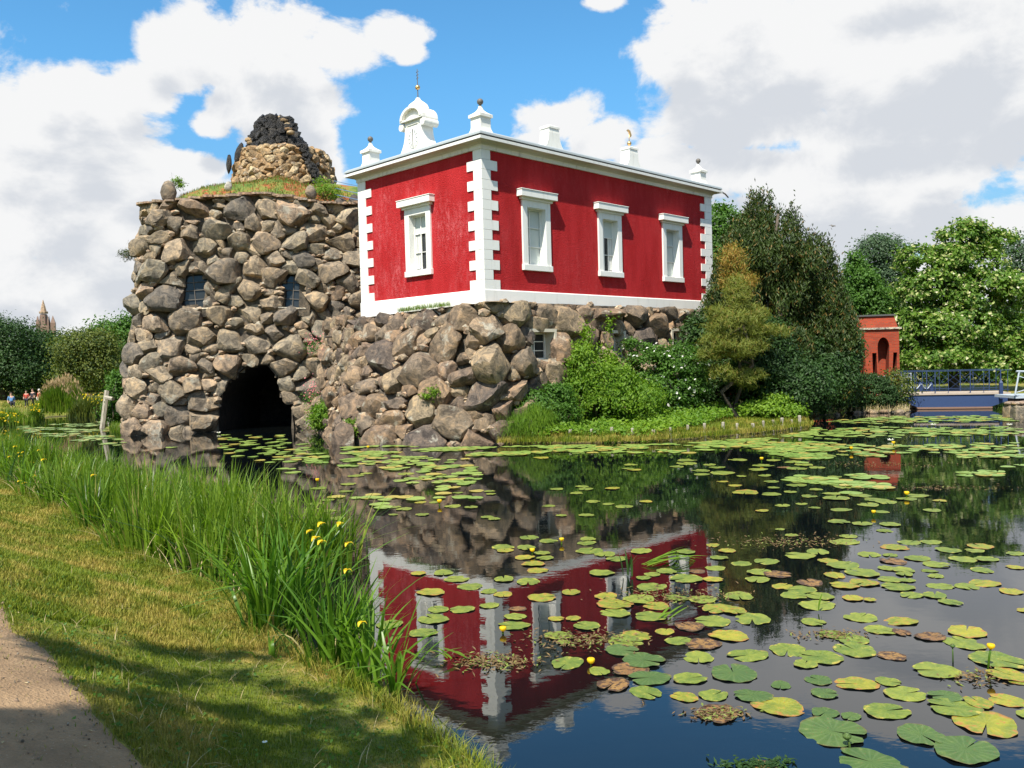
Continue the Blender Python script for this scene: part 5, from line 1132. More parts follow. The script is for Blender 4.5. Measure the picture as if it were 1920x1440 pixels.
person_safe('person in dark clothes standing in the middle of the far group', 62, 760, 64.5, M['c_dark'], M['c_dark'], M['hair'], 'stand', R(-10), .80)
person_safe('person in red top and white trousers, right of the far group', 74, 761, 64, M['c_red'], M['c_white'], M['hairw'], 'stand', R(-30), .78)
# bird
bi = thing('bird', 'small dark bird gliding in the sky above the right trees', 'bird', tuple(at(1562, 424, 60)))
MB().loft([[(x, .04*w*math.cos(a), .04*w*math.sin(a)) for a in np.linspace(0, 6.28, 7)[:-1]] for x, w in ((-.14, .2), (-.06, 1), (.06, 1), (.15, .3))]).build('body', M['iron'], bi)
for s_ in (-1, 1): MB().add([(-.05, 0, .01), (.07, 0, .01), (.05, s_*.22, .08), (-.10, s_*.42, .03), (-.07, s_*.2, .07), (-.05, 0, -.01), (.07, 0, -.01), (.05, s_*.22, .065), (-.10, s_*.42, .02), (-.07, s_*.2, .055)], [(0, 1, 2, 4), (4, 2, 3), (5, 9, 7, 6), (9, 8, 7)]).build('wing', M['iron'], bi)
bi.rotation_euler = (R(15), R(-18), R(10))

# ------------------------------------------------------------------ near bank: lawn blades, reeds, irises
def near_blades(n, seed, rmin, rmax, h, w, power=1.6):
    r = np.random.default_rng(seed); out = []
    tot = 0
    while tot < n:
        a = r.uniform(R(-36), R(4), n*2); d = rmin*(rmax/rmin)**(r.uniform(0, 1, n*2)**1.0); q = np.c_[d*np.sin(a), d*np.cos(a)]; s = sdist(q, NEAR); pp = sdist(q, PATHPOLY)
        ok = (s > -.02) & ((pp < .02) | (r.random(n*2) < .012)); q = q[ok]; out.append(q); tot += len(q)
    q = np.vstack(out)[:n]; return np.c_[q, height(q)-.005]
q = near_blades(120000, 51, 2.9, 9.5, .05, .005); d = np.linalg.norm(q[:, :2], axis=1); nz_ = snoise(q, 61, 1.3)
tag(tufts('grass', q, (.042+.018*np.clip(nz_, -1, 1.5)), .0035+.0004*d, M['blade'], None, 52, .9), 'mown lawn in the foreground', kind='stuff')
q = near_blades(75000, 53, 8.5, 27, .07, .01); d = np.linalg.norm(q[:, :2], axis=1)
tag(tufts('grass', q, .07, .0045+.0007*d, M['blade'], None, 54, .8), 'lawn further along the bank', kind='stuff')
pr_ = np.random.default_rng(301); k = 7000; ii_ = pr_.integers(0, len(edge), k); gq = edge[ii_]+nrm*(pr_.uniform(0, 1, k)[:, None]**1.3*2.2)+pr_.normal(0, .05, (k, 2)); gq = gq[(np.linalg.norm(gq, axis=1) < 9) & (gq[:, 1] > 2.2)]
D_, F_ = ICO[1]; D0 = D_[:12] if False else D_; sz_ = pr_.uniform(.002, .0075, len(gq))*(1+(pr_.random(len(gq)) > .985)*1.6); Xg = (D_[None]*sz_[:, None, None]*pr_.uniform(.6, 1.3, (len(gq), 1, 3))+np.c_[gq, height(gq)+.014][:, None]).reshape(-1, 3)
tag(obj_np('gravel', Xg, (F_[None]+(np.arange(len(gq))*len(D_))[:, None, None]).reshape(-1, 3), M['small'], None, True), 'loose grit and pebbles on the path', kind='stuff')
q = edge[pr_.integers(0, len(edge), 260)]+nrm*(pr_.uniform(-.1, 1.6, 260)[:, None])+pr_.normal(0, .1, (260, 2)); tag(leaves('fallen_leaves', np.c_[q, height(q)+.018], np.tile([0, 0, 2.], (260, 1)), .03, .014, M['straw'], None, 303), 'bits of dry leaf and straw on the path', kind='stuff')
# longer fringe along the shore and along the path edge
def fringe(poly, n, sd, seed, inward=0.):
    r = np.random.default_rng(seed); P_ = np.array(poly, float); Ls = np.linalg.norm(np.diff(P_, axis=0), axis=1); c = np.r_[0, np.cumsum(Ls)]; wgt = r.uniform(0, c[-1], n); q = np.stack([np.interp(wgt, c, P_[:, i]) for i in (0, 1)], -1)+r.normal(0, sd, (n, 2)); return q
q = fringe(NEAR[2:12], 16000, .10, 55); q = q[sdist(q, NEAR) > -.12]; tag(tufts('grass', np.c_[q, np.maximum(height(q), -.02)], .17, .008, M['blade'], None, 56, 1.1), 'long grass fringing the near shore', kind='stuff')
q = fringe([tuple(p) for p in edge], 5000, .05, 57); tag(tufts('grass', np.c_[q, height(q)], .06, .006, M['blade'], None, 58, 1.3), 'grass fringe creeping over the path edge', kind='stuff')
q = near_blades(550, 59, 2.9, 12, .1, .01); tag(tufts('dry_grass', q, .14, .006, M['straw'], None, 60, 2.2, 3), 'dry stalks lying in the lawn', kind='stuff')
q = near_blades(2600, 63, 2.9, 12, .1, .01); nn = np.tile([0, 0, 1.], (len(q), 1)); q[:, 2] += .035; q = q[snoise(q, 64, 1.) > .3]; tag(leaves('clover', q, nn[:len(q)], .035, .03, M['midleaf'], None, 65), 'small broad-leaved weeds in the lawn', kind='stuff')
# the reed belt standing in the shallows
sh = np.array(NEAR[7:15], float); 
def belt(n, seed, o0, o1, i0, i1):
    r = np.random.default_rng(seed); P_ = sh; Ls = np.linalg.norm(np.diff(P_, axis=0), axis=1); c = np.r_[0, np.cumsum(Ls)]; u = i0+(i1-i0)*r.uniform(0, 1, n)**1.25; p = np.stack([np.interp(u, c, P_[:, i]) for i in (0, 1)], -1); t = np.stack([np.interp(u+.3, c, P_[:, i])-np.interp(u-.3, c, P_[:, i]) for i in (0, 1)], -1); t = unit(t); nr_ = np.c_[t[:, 1], -t[:, 0]]; o_ = r.uniform(0, 1, n)*(o1-o0)+o0; return p+nr_*o_[:, None], u
q, u = belt(190, 71, .0, 1.75, 2.1, 30.); rb = np.random.default_rng(72); cl = []; cd = []; ch_ = []; cu = []
for c_, u_ in zip(q, u):
    if snoise(np.array([[c_[0], c_[1], 0]]), 74, 1.1)[0] < -.55: continue
    n_ = int(rb.uniform(35, 75)); o_ = rb.normal(0, .13, (n_, 2)); lean = rb.normal(0, .10, 2); cl.append(c_+o_); cd.append(o_*1.2+lean); ch_.append(np.full(n_, rb.uniform(.8, 1.32))*(1.12 if u_ < 7 else .95)); cu.append(np.full(n_, u_))
cl = np.vstack(cl); cd = np.vstack(cd); ch_ = np.concatenate(ch_); cu = np.concatenate(cu)
tag(tufts('reeds', np.c_[cl, np.full(len(cl), -.05)], ch_, .034+.0008*cu, M['reed'], None, 73, .55, 6, dirs=cd), 'clumped belt of flags and reeds in the shallows along the near bank', kind='stuff')
q, u = belt(1500, 171, -.05, 1.9, 1.9, 30.); tag(tufts('reeds', np.c_[q, np.full(len(q), -.05)], 1.15, .030+.0008*u, M['reedlong'], None, 173, 1.5, 6), 'long arching sword leaves among the near reeds', kind='stuff')
q, u = belt(700, 175, -.15, 1.6, 1.9, 30.); tag(tufts('dry_reeds', np.c_[q, np.full(len(q), -.02)], .6, .016, M['straw'], None, 176, 1.8, 5), 'withered leaves at the foot of the reeds', kind='stuff')
# big iris clumps near the camera: every sword leaf its own object
def blade_mesh(seed, L=1., W=.030, segs=8):
    r = np.random.default_rng(seed); b = r.uniform(.05, .55); tw_ = r.normal(0, .5); V = []; kink = r.random() < .22; kp = r.uniform(.55, .75)
    for k in range(segs+1):
        t = k/segs; x = b*L*t**2.2; z = L*t*(1-.22*b*t)
        if kink and t > kp: x += (t-kp)*L*.55; z -= (t-kp)*L*.75
        w = W*(.62+.5*math.sin(min(t*1.35, 1)*math.pi*.5))*(1-t**3.2)*.5+.0008; a = tw_*t
        for s_ in (-1, 0, 1): V.append((x+s_*w*math.sin(a)+(0 if s_ else -w*.22), s_*w*math.cos(a), z))
    F = [(3*k+j, 3*k+j+1, 3*k+4+j, 3*k+3+j) for k in range(segs) for j in (0, 1)]
    me = mesh_np('leaf', np.array(V), np.array(F), True); return me
BM = [blade_mesh(i) for i in range(16)]
for m_ in BM: m_.materials.append(M['iris'])
BD = [blade_mesh(40+i, W=.022) for i in range(4)]
for m_ in BD: m_.materials.append(M['irisdry'])
def petal_mesh():
    V = []; F = []
    for k in range(5):
        t = k/4; w = .022*math.sin(t*math.pi*.8+.35); V += [(t*.075, -w, .02+.03*math.sin(t*2.6)-.035*t*t), (t*.075, w, .02+.03*math.sin(t*2.6)-.035*t*t)]
    F = [(2*k, 2*k+1, 2*k+3, 2*k+2) for k in range(4)]; me = mesh_np('petal', np.array(V), np.array(F), True); me.materials.append(M['petaly']); return me
PM = petal_mesh()
def clump(label, px, py, n, h0, h1, spread, seed, flowers=(), dry=3):
    b = gp(px, py, .03); t = thing('iris_clump', label, 'plant', tuple(b)); r = np.random.default_rng(seed)
    for i in range(n):
        a = r.uniform(0, 6.283); d = abs(r.normal(0, spread)); me = BM[r.integers(16)] if i >= dry else BD[r.integers(4)]; o = bpy.data.objects.new('leaf', me); link(o, t)
        o.location = (d*math.cos(a), d*math.sin(a)*.7, -.06); h = r.uniform(h0, h1)*(1. if i >= dry else .6); o.scale = (h, r.uniform(.8, 1.25), h); o.rotation_euler = (r.normal(0, .10), r.normal(0, .09)+.12*d/spread*(1 if True else 0), a+r.normal(0, .6))
    for (fx, fy) in flowers:
        p = at(fx, fy, b[1]+r.uniform(-.15, .15))-np.array(b); s0 = np.array([p[0]*.5, r.uniform(-.1, .1), 0]); MB().tube([tuple(s0), tuple((s0+p)/2+[.02, 0, .03]), tuple(p)], [.009, .007, .005], 5).build('flower_stem', M['iris'], t)
        fl = bpy.data.objects.new('flower', None); fl = MB().tube([tuple(p-[0, 0, .05]), tuple(p)], [.012, .016], 6).build('flower', M['iris'], t)
        for k in range(6):
            o = bpy.data.objects.new('petal', PM); link(o, fl); o.location = tuple(p); o.rotation_euler = (0, -.9 if k % 2 else .1, k*math.pi/3+r.uniform(0, .4)); s_ = r.uniform(.6, .85)*(.6 if k % 2 else 1.); o.scale = (s_,)*3
clump('tall iris clump at the water notch, left of the flowering one', 500, 1196, 66, .95, 1.55, .17, 81, dry=5)
clump('tall upright iris clump behind the flowering one, tips against the dark water', 560, 1170, 54, .9, 1.5, .20, 82, [(581, 998)], dry=3)
clump('flowering iris clump with yellow blooms at the shore', 628, 1252, 70, .75, 1.18, .20, 83, [(652, 1022), (638, 985), (592, 1012), (604, 1018), (650, 1072), (603, 985)], dry=3)
clump('iris clump reaching over the reflected red wall', 690, 1268, 52, .55, .95, .17, 84, [(678, 1170)], dry=2)
clump('small dark iris fan at the shore, rightmost of all', 742, 1300, 24, .45, .75, .07, 85, dry=2)
clump('short drooping iris shoots in the dry grass before the tall clumps', 512, 1248, 9, .35, .5, .10, 86, dry=1)
# irises with blooms in the belt further left
for lb, x, y, n, fl, sd in [('iris clump with a cluster of yellow blooms at the left edge of the belt', 30, 905, 26, [(28,838),(36,850),(18,857),(43,849),(38,856),(72,845),(60,868)], 87), ('iris clump with two yellow blooms low in the left belt', 48, 935, 18, [(36,903),(46,906),(66,893)], 88), ('iris clump with a single yellow bloom in the belt left of centre', 165, 985, 26, [(176,892),(82,863)], 89)]:
    clump(lb, x, y, n, .8, 1.15, .22, sd, fl, dry=1)
# tiny white daisy in the lawn
p = gp(495, 1356, .55); p = np.array([p[0], p[1], hz(p[0], p[1])+.06])
dz_ = thing('daisy', 'single small white daisy in the foreground lawn', 'flower', tuple(p)); MB().tube([(0, 0, -.06), (0, 0, 0)], .0015, 5).build('stem', M['iris'], dz_); MB().sphere((0, 0, .002), .005, 8, 5).build('disc', M['petaly'], dz_)
MB().loft([[(r_*(1+.15*(k % 2))*math.cos(k*math.pi/10), r_*(1+.15*(k % 2))*math.sin(k*math.pi/10), z) for k in range(20)] for r_, z in ((.016, .0), (.004, .003))]).build('petals', M['petalw'], dz_)
# shading tree behind the camera whose leafy branches dapple the path and grass
tgt = []
SV = np.array(SUN)/SUN.z
def shade(px, py, zc, rx, ry): 
    g_ = None
    for z in (.6, .9, 1.1): g_ = gp(px, py, z); z2 = hz(g_[0], g_[1]); g_ = gp(px, py, z2)
    c = g_+SV*(zc-g_[2]); tgt.append((c[0], c[1], c[2], rx, ry, .35))
for a in [(130,1205,9,.24,.16),(200,1215,9.2,.35,.16),(330,1180,9,.40,.12),(430,1225,8.8,.32,.14),(180,1290,8.8,.30,.14),(330,1290,9.3,.35,.14),(480,1320,9,.45,.18),(600,1330,9.4,.4,.16),(420,1370,8.7,.5,.2),(250,1390,9,.55,.22),(100,1400,9.2,.6,.25),(0,1420,9,.6,.25),(330,1425,8.8,.5,.2),(560,1400,9.2,.45,.2),(700,1380,9,.3,.2),(650,1440,9,.5,.2),(480,1190,9.5,.25,.08),(540,1270,9,.22,.08),(200,1500,9,.9,.3),(500,1500,9,.9,.3),(-100,1400,9,.8,.4)]: shade(*a)
tb = (-6.2, -5.5); plant('overhanging_tree', 'tree behind the viewer whose branches shade the path', 'tree', (tb[0], tb[1], hz(*tb)), tgt+[(-7, -7, 10, 3, 3, 2.5), (-4, -9, 9, 3, 3, 2)], 60000, (.14, .10), M['midleaf'], .3, 241, .12, 30, .5, nb=16)

# ------------------------------------------------------------------ water lilies
def pad_mesh(seed, sec=26, rings=3):
    r = np.random.default_rng(seed); V = [(0, 0, 0)]; notch = r.uniform(.05, .30); asp = r.uniform(.8, .98); ph = r.uniform(0, 6.28, 3); th = np.linspace(notch/2, 2*math.pi-notch/2, sec+1)
    for k in range(1, rings+1):
        t = (k/rings)**.8
        for a in th:
            lobe = 1+.10*math.cos(a)*0; rr_ = .5*t*(1+.045*math.sin(3*a+ph[0])+.03*math.sin(5*a+ph[1])+(.02*math.sin(11*a+ph[2]) if k == rings else 0))
            e = min(a-notch/2, 2*math.pi-notch/2-a); rr_ *= 1-.16*math.exp(-(e/.14)**2)
            V.append((rr_*math.cos(a), rr_*math.sin(a)*asp, .009*t*t*math.sin(2*a+ph[1])+.009*(t**4)*math.sin(7*a+ph[0])))
    n = sec+1; F3 = []; 
    for i in range(sec): F3.append((0, 1+i, 2+i))
    for k in range(rings-1):
        for i in range(sec): a = 1+k*n+i; F3 += [(a, a+n, a+n+1), (a, a+n+1, a+1)]
    return np.array(V), np.array(F3)
PMs = {}
for c in 'gybd':
    for i in range(7):
        V, F = pad_mesh(500+i*3+ord(c), 40); me = mesh_np('lily_pad', V, F, True); me.materials.append(M['pad_'+c]); PMs[c, i, 1] = me
        V, F = pad_mesh(700+i*3+ord(c), 14, 1); me = mesh_np('lily_pad', V, F, True); me.materials.append(M['pad_'+c]); PMs[c, i, 0] = me
Z4 = [(275,140,115,'g'),(385,160,115,'g'),(130,195,140,'g'),(260,197,130,'g'),(140,213,110,'y'),(350,228,100,'g'),(250,253,120,'y'),(365,257,105,'g'),(300,290,140,'y'),(325,325,130,'y'),(605,148,115,'g'),(598,172,120,'g'),(615,215,160,'g'),(705,235,130,'g'),(905,217,140,'g'),(770,262,130,'g'),(685,340,150,'g'),(135,375,130,'g'),(270,388,165,'g'),(50,442,110,'g'),(130,460,115,'y'),(55,522,125,'g'),(510,447,130,'y'),(350,478,170,'y'),(710,472,150,'y'),(760,515,220,'y'),(895,487,190,'g'),(965,417,190,'g'),(760,563,190,'g'),(990,525,150,'y'),(960,583,190,'g'),(1050,330,130,'g'),(970,348,100,'g'),(920,368,90,'g'),(1160,372,190,'g'),(1310,378,120,'y'),(1325,312,120,'g'),(1470,287,120,'g'),(1610,275,150,'g'),(1105,480,150,'g'),(1255,488,170,'g'),(1455,470,170,'g'),(1560,378,145,'g'),(1335,540,200,'y'),(1430,552,150,'y'),(1310,610,210,'g'),(1530,598,230,'g'),(200,585,140,'g'),(190,635,195,'g'),(430,597,100,'y'),(525,595,100,'y'),(600,637,160,'g'),(440,692,170,'g'),(472,733,88,'g'),(880,692,180,'y'),(1040,668,120,'y'),(820,722,210,'g'),(1115,720,165,'g'),(1400,692,230,'y'),(1250,740,220,'b'),(1180,640,180,'b'),(800,775,200,'d'),(920,832,250,'d'),(1228,812,205,'g'),(1510,800,250,'g'),(490,845,215,'g'),(670,892,140,'g'),(840,880,220,'b'),(955,930,250,'d'),(1180,932,200,'g'),(1425,903,285,'d'),(750,968,210,'b'),(935,1010,210,'g'),(1150,1035,170,'y'),(1315,1025,185,'g'),(1535,1028,230,'d'),(1335,1130,270,'b'),(1310,185,90,'y'),(1390,215,110,'y'),(1345,255,110,'g'),(1160,222,110,'g'),(1220,330,100,'b'),(210,540,110,'b')]
Z5 = [(270,10,85,'g'),(625,15,125,'g'),(600,50,190,'g'),(435,112,155,'g'),(325,135,195,'g'),(80,235,170,'g'),(190,250,180,'b'),(390,298,170,'b'),(220,320,150,'y'),(335,342,200,'g'),(290,378,170,'g'),(450,382,180,'g'),(435,438,240,'g'),(540,255,150,'y'),(595,193,215,'g'),(710,240,215,'g'),(500,165,140,'y'),(750,127,150,'g'),(880,130,100,'g'),(910,83,170,'y'),(900,168,180,'b'),(1050,150,160,'g'),(860,212,120,'g'),(960,222,150,'g'),(970,248,110,'g'),(1000,52,150,'g'),(1130,50,130,'g'),(1430,75,160,'y'),(1400,103,120,'g'),(1240,100,160,'g'),(1650,122,120,'g'),(1330,157,170,'g'),(1470,155,150,'g'),(1165,190,165,'g'),(1120,226,105,'g'),(1160,258,118,'g'),(1445,223,150,'g'),(1650,205,110,'y'),(880,280,150,'g'),(985,285,100,'g'),(925,325,205,'g'),(720,300,180,'y'),(600,318,180,'y'),(1190,320,170,'g'),(1350,322,155,'g'),(1460,303,200,'y'),(1620,352,160,'y'),(1010,376,150,'g'),(1155,376,165,'g'),(1255,420,150,'g'),(650,395,130,'y'),(755,405,80,'y'),(700,510,215,'g'),(945,535,220,'y'),(820,588,200,'g'),(410,540,155,'g'),(530,617,180,'g'),(655,650,190,'g'),(1130,630,200,'b'),(950,605,130,'b'),(1350,600,255,'y'),(1335,668,270,'g'),(250,710,250,'g'),(455,755,280,'g'),(665,712,270,'g'),(890,748,180,'b'),(360,797,165,'g'),(1165,838,285,'g'),(1540,775,340,'g'),(1600,865,260,'y'),(210,925,150,'d'),(440,895,170,'d'),(675,918,280,'y'),(870,905,160,'g'),(975,980,260,'g'),(480,978,170,'d'),(1215,995,210,'d'),(1275,1067,320,'g'),(1420,1035,200,'y'),(1600,1020,230,'y'),(195,1055,330,'y'),(480,1095,180,'d'),(640,1118,130,'d'),(860,1085,295,'g'),(530,1213,420,'d'),(1470,1165,390,'y'),(1070,1235,300,'d'),(1340,1325,410,'d'),(760,1395,420,'d'),(90,1420,200,'b'),(1720,470,120,'y'),(1690,900,180,'y'),(1760,1110,200,'g')]
PADS = [(900+x/3, 960+y/3, w/3, c) for x, y, w, c in Z4]+[(1400+x/3.273, 1000+y/3.273, w/3.273, c) for x, y, w, c in Z5]
Z7 = [(90,285,60,'g'),(190,275,60,'g'),(205,285,70,'g'),(310,282,70,'y'),(60,350,55,'g'),(170,300,55,'g'),(235,333,60,'g'),(295,343,50,'g'),(355,353,70,'g'),(440,333,60,'y'),(110,388,50,'g'),(210,387,65,'g'),(895,370,60,'y'),(975,348,70,'g'),(1050,342,55,'g'),(1100,357,50,'g'),(1205,365,90,'g'),(965,442,42,'g'),(1010,465,55,'g'),(1195,412,90,'g'),(1285,420,80,'g'),(1395,423,90,'g'),(1375,447,70,'g'),(1365,373,60,'g'),(1560,367,85,'g'),(1500,310,90,'g'),(1460,323,90,'g'),(1590,330,60,'y'),(1080,313,65,'g'),(1165,303,75,'g'),(1185,320,110,'g'),(1340,325,100,'g'),(1310,345,100,'g'),(1380,335,90,'g'),(1280,310,90,'g'),(830,297,120,'y'),(930,305,80,'g'),(1005,296,55,'g'),(1105,287,55,'g'),(940,280,50,'g'),(790,270,60,'y'),(740,255,50,'y'),(1040,256,70,'g'),(1110,240,80,'g'),(1180,237,60,'g'),(1030,270,90,'g'),(905,232,60,'g'),(930,256,60,'g'),(815,235,50,'g'),(1230,275,110,'g'),(1330,275,120,'g'),(600,172,80,'g'),(600,185,90,'g'),(560,197,60,'g'),(690,190,60,'g'),(720,200,80,'g'),(740,222,100,'g'),(660,228,70,'g'),(655,212,80,'g'),(800,170,80,'g'),(900,192,90,'g'),(880,208,80,'g'),(940,172,60,'g'),(980,200,60,'b'),(1020,180,90,'g'),(1060,190,80,'g'),(1030,205,80,'g'),(1110,200,70,'g'),(1070,155,60,'g'),(1010,158,50,'g'),(930,145,60,'g'),(380,190,60,'g'),(370,205,50,'g'),(395,210,60,'y'),(1150,155,80,'g'),(1140,135,70,'g'),(1210,150,60,'g'),(900,120,90,'g'),(960,125,60,'g'),(30,162,80,'y')]
PADS += [(1000+x/2.087, 780+y/2.087, w/2.087, c) for x, y, w, c in Z7]
Z2 = [(835,170,75,'g'),(920,180,75,'g'),(970,190,90,'g'),(920,217,50,'g'),(1060,217,70,'g'),(1050,157,70,'y'),(1120,157,60,'g'),(1205,176,90,'g'),(1295,180,80,'g'),(1370,228,70,'g'),(1405,237,70,'g'),(1230,112,60,'g'),(1380,105,60,'g'),(1390,118,60,'g'),(650,130,90,'g'),(600,145,90,'g'),(530,190,80,'g'),(610,198,80,'g'),(650,235,90,'g'),(690,105,80,'g'),(540,165,80,'g'),(700,70,90,'g'),(740,30,90,'g'),(790,18,70,'g'),(980,20,90,'g'),(1030,45,70,'g'),(1070,35,80,'g'),(1150,25,70,'g'),(560,90,90,'g'),(1100,590,150,'y'),(1160,497,110,'g'),(1040,500,80,'y'),(1310,490,100,'y'),(1225,525,130,'g'),(1290,562,130,'g'),(1135,672,120,'g'),(1250,672,130,'g'),(1360,653,150,'g'),(1370,585,120,'g'),(1110,718,170,'g'),(900,745,140,'g'),(1065,785,150,'g'),(1415,380,60,'y')]
PADS += [(380+x/2.571, 880+y/2.571, w/2.571, c) for x, y, w, c in Z2 if not (x > 1300 and y > 350)]
cn = {'g': 'green', 'y': 'yellowing', 'b': 'brown rotting', 'd': 'dark green'}
LM = [('the tall yellow bud', 1857, 1213), ('the floating bundle of torn leaves', 1290, 1045), ('the little reed sprig', 1178, 1060), ('the reflected chimney', 1090, 1370), ('the reflected corner quoins', 925, 1180), ('the right picture edge', 1915, 1100), ('the bottom right corner', 1915, 1430), ('the bent dark bud', 1590, 1395), ('the mat of floating weed', 1230, 1215), ('the bright cloud reflection', 1660, 1040), ('the reflected brick gatehouse', 1680, 880), ('the island lawn tip', 1520, 810), ('the podium foot', 800, 850), ('the flowering iris clump', 700, 1100), ('the cave mouth', 500, 840), ('the dark middle of the pond', 1450, 960), ('the reflected tree tip', 1470, 1200)]
recs = []
for (x, y, w, c) in PADS:
    p = gp(x, y, .012); dist = p[1]; dia = w*dist/FPX*.98; recs.append([x, y, dia, c, p])
lab = {}
for k, (x, y, dia, c, p) in enumerate(recs):
    l = min(LM, key=lambda q: (q[1]-x)**2+((q[2]-y)*1.8)**2); dx, dy = x-l[1], (y-l[2])*1.8; dirn = ('right of' if dx > 0 else 'left of') if abs(dx) > abs(dy) else ('in front of' if dy > 0 else 'beyond'); sz = 'large' if dia > .46 else 'small' if dia < .30 else 'medium'
    lab.setdefault((sz, cn[c], dirn, l[0]), []).append((dx*dx+dy*dy, k))
ordn = ['nearest', 'second nearest', 'third nearest', 'fourth nearest', 'fifth nearest', 'sixth nearest', 'seventh nearest', 'eighth nearest', 'ninth nearest', 'tenth nearest']
text = {}
for (sz, cc_, dirn, l), v in lab.items():
    v.sort()
    for i, (_, k) in enumerate(v): text[k] = f'{sz} {cc_} lily pad {dirn} {l}'+('' if len(v) == 1 else ', '+ordn[min(i, 9)])
r = np.random.default_rng(91)
npad = 0
for k, (x, y, dia, c, p) in enumerate(recs[:299]):
    me = PMs[c, int(r.integers(7)), 1 if y > 960 else 0]; o = bpy.data.objects.new('lily_pad', me); link(o); o.location = (p[0], p[1], .005+.0011*(k % 9)); o.rotation_euler = (r.normal(0, .012), r.normal(0, .012), r.uniform(0, 6.28)); o.scale = (dia, dia*r.uniform(.92, 1.08), min(dia, .6)); npad += 1
    tag(o, text[k], 'lily pad', 'lily pads floating on the pond')
# the uncountable far pads
def farpads(n, poly, seed, d0=.22, d1=.42):
    r = np.random.default_rng(seed); W0 = np.array([gp(x, y, 0)[:2] for x, y in poly]); lo, hi = W0.min(0), W0.max(0); out = []
    while len(out) < n:
        q = r.uniform(lo, hi, (n, 2)); s = (sdist(q, W0) > 0) & (snoise(np.c_[q, q[:, 0]*0], seed, .8) > -.15+.0*q[:, 0]); out += list(q[s])
    return np.array(out[:n])
VV = []; FF = []; k = 0
for n, poly, sd in [(520, [(1550,790),(1700,780),(1890,778),(1915,800),(1915,850),(1600,850),(1480,830)], 1), (420, [(1010,836),(1250,833),(1450,820),(1530,806),(1560,850),(1300,850),(1050,850)], 2), (330, [(650,836),(930,838),(1010,836),(1040,856),(800,862),(640,850)], 3), (80, [(410,815),(620,815),(640,850),(560,890),(420,850)], 4), (130, [(1450,850),(1700,850),(1760,900),(1600,930),(1480,900)], 5), (200, [(30,800),(190,790),(230,830),(330,840),(200,835),(60,815)], 6), (140, [(560,850),(900,860),(900,940),(650,960),(600,900)], 7), (40, [(1780,850),(1915,850),(1915,920),(1800,905)], 8)]:
    q = farpads(n, poly, sd+20); r = np.random.default_rng(sd)
    for i, p in enumerate(q):
        V, F = PMV = pad_mesh(int(r.integers(20)), 12, 1) if False else (None, None)
        a = r.uniform(0, 6.28); th = a+np.linspace(.15, 6.13, 11); d = r.uniform(.26, .46)/2; X = np.c_[p[0]+d*np.cos(th)*(1+.08*np.sin(3*th)), p[1]+d*np.sin(th), .008+r.uniform(0, .02)+.006*np.sin(2*th+a)]; X = np.vstack([[p[0], p[1], .01+r.uniform(0, .015)], X])
        VV.append(X); FF.append(np.array([(0, j, j+1) for j in range(1, 11)])+k); k += len(X)
M['pad_far'] = leafmat('far_pads', (.15, .25, .05), (.27, .35, .08), (.36, .30, .07), .05, .35, c3amt=.16)
tag(obj_np('lily_pads', np.vstack(VV), np.vstack(FF), M['pad_far'], None), 'far carpet of lily pads along the island, bridge and bank', kind='stuff')
# blooms and buds
def bloom(label, px, py, py0, r0, kind='open', lean=(0, 0)):
    b = gp(px+lean[0], py0, 0); p = at(px, py, b[1]); t = thing('spatterdock_bloom' if kind != 'white' else 'water_lily_bloom', label, 'flower', tuple(b)); q = p-b
    MB().tube([(0, 0, -.1), tuple(q*.5+[0, 0, 0]), tuple(q)], [r0*.35, r0*.3, r0*.25], 7).build('stalk', M['pad_d'] if kind == 'bud' else M['iris'], t, smooth=True)
    m = {'open': M['petaly'], 'bud': M['pad_d'], 'white': M['petalw']}[kind]
    if kind == 'white':
        mb = MB()
        for k in range(12): a = k*math.pi/6; e = .5+.5*(k % 2); mb.add([(q[0], q[1], q[2]), (q[0]+r0*math.cos(a-.25), q[1]+r0*math.sin(a-.25), q[2]+r0*.5*e), (q[0]+1.6*r0*math.cos(a), q[1]+1.6*r0*math.sin(a), q[2]+r0*e), (q[0]+r0*math.cos(a+.25), q[1]+r0*math.sin(a+.25), q[2]+r0*.5*e)], [(0, 1, 2, 3)])
        mb.build('petals', m, t, recalc=False)
    else: MB().loft([[(q[0]+r0*a*math.cos(k*math.pi/5), q[1]+r0*a*math.sin(k*math.pi/5), q[2]+z*r0) for k in range(10)] for a, z in ((.4, -.6), (.95, -.1), (1.1, .5), (.95 if kind == 'open' else .5, .85), (.55, .8 if kind == 'open' else 1.))]).build('petals' if kind == 'open' else 'bud', m, t, smooth=True)
bloom('yellow spatterdock bloom standing on its stalk before the large pad at right', 1858, 1213, 1254, .032, 'open', (-7, 0))
bloom('bent dark seed head in front of the big dark pad at bottom right', 1588, 1382, 1402, .03, 'bud', (8, 0))
bloom('dark bud on a stout stalk below the paired pads at right', 1786, 1212, 1242, .022, 'bud', (1, 0))
for x, y, n_ in [(998, 1032, 'among the pads beyond the reflected corner'), (943, 1180, 'at the rim of a green pad on the reflected quoins'), (1053, 1012, 'beside the pair of pads left of the leaf bundle'), (1108, 1240, 'between the heart-shaped pad and the weed mat'), (1638, 960, 'alone in the dark water right of centre'), (1596, 840, 'far off near the reflected gatehouse, left one'), (1675, 830, 'far off near the reflected gatehouse, right one'), (1428, 860, 'beyond the dense mid-pond pads'), (1700, 925, 'right of the mid-pond pads'), (824, 940, 'on the dark reflection of the podium'), (690, 838, 'close to the podium foot'), (595, 900, 'near the cave mouth')]:
    bloom('small yellow bloom '+n_, x, y, y+8, .035 if y > 950 else .045)
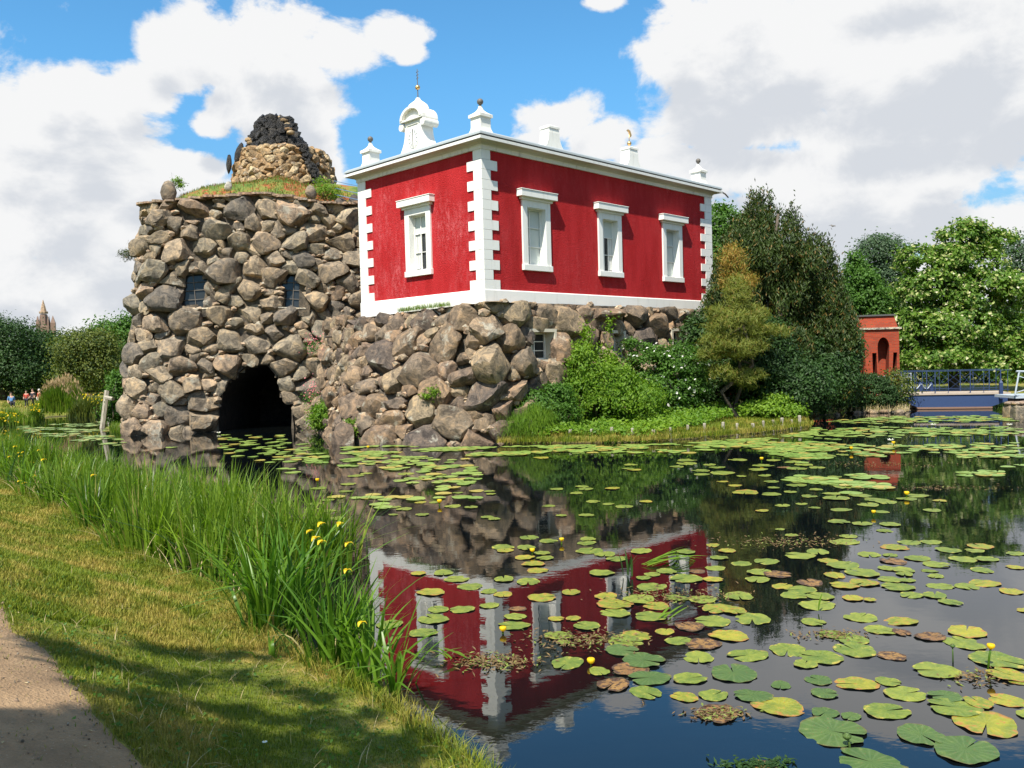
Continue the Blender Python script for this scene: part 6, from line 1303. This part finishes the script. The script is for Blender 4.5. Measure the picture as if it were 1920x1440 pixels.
for x, y, n_ in [(1670, 826, 'left of two in front of the bridge'), (1893, 797, 'by the stone pier'), (1750, 797, 'right of two in front of the bridge'), (410, 812, 'beside the cave mouth')]: bloom('white water lily flower '+n_, x, y, y+2, .07, 'white')
# floating weed mats, torn leaf bundle, sprigs
def mat_(label, px, py, wx, wy, n, seed, m=M['weed'], l=.06):
    r = np.random.default_rng(seed); c = np.array([gp(px+r.normal(0, wx), py+r.normal(0, wy), .01) for _ in range(n)]); c[:, 2] = r.uniform(.004, .02, n); tag(leaves('floating_weed', c, np.tile([0, 0, 2.5], (n, 1)), l, l*.35, m, None, seed), label, kind='stuff')
mat_('brown weed mat left of the reflected first window', 930, 1240, 45, 9, 420, 1); mat_('brown weed between the pads near the reflected windows', 1090, 1200, 55, 9, 380, 2); mat_('weed drift in the middle of the pads', 1260, 1115, 60, 9, 380, 3)
mat_('dark weed drift beyond the right pads', 1480, 1015, 60, 6, 420, 4); mat_('sparse weed by the yellow bud', 1830, 1270, 30, 8, 120, 5); mat_('thin weed line across the gatehouse reflection', 1650, 870, 60, 3, 260, 6); mat_('thin weed line right of the pond middle', 1760, 915, 80, 2.5, 260, 7); mat_('dark sunken clump at the bottom', 1345, 1337, 26, 6, 260, 8); mat_('green weed patch at the bottom edge', 1420, 1432, 35, 5, 260, 9, M['darkleaf']); mat_('pinkish weed near the right pads', 1560, 1190, 40, 6, 160, 11)
def sprig(label, px, py, n, ln, flat, seed, name='torn_leaves', m=M['bright'], ang=0., sp=.3):
    b = gp(px, py, .02); t = thing(name, label, 'plant', tuple(b)); r = np.random.default_rng(seed)
    for i in range(n):
        a = ang+r.normal(0, sp); me = blade_mesh(900+seed+i, 1., .03); me.materials.append(m); o = bpy.data.objects.new('leaf', me); link(o, t); s_ = ln*r.uniform(.6, 1.1); o.scale = (s_, 1, s_); o.rotation_euler = (0, flat+r.normal(0, .08), a); o.location = (r.normal(0, .05), r.normal(0, .05), 0)
sprig('bundle of torn green leaves floating among the pads', 1215, 1058, 16, 1.0, 1.25, 11, ang=R(18), sp=.22)
sprig('small dark reed sprig standing in the water', 1178, 1078, 8, .34, .1, 12, m=M['darkleaf'], name='reed_sprig', sp=3.)
sprig('little green shoot with crossing blades on the pads', 1240, 1160, 4, .3, 1.1, 13, name='reed_sprig', ang=R(20), sp=.3)
sprig('yellow-green shoots floating before the reflected quoins', 868, 1232, 6, .28, 1.0, 14, name='reed_sprig', ang=R(140), sp=.5)
sprig('short pale stub sticking up between right pads', 1546, 1150, 2, .25, .05, 15, name='reed_sprig')

print('TRIS', sum(sum(len(p.vertices)-2 for p in o.data.polygons) if len(o.data.polygons) < 2000 else len(o.data.polygons)*(len(o.data.polygons[0].vertices)-2) for o in bpy.data.objects if o.type == 'MESH')) if False else None
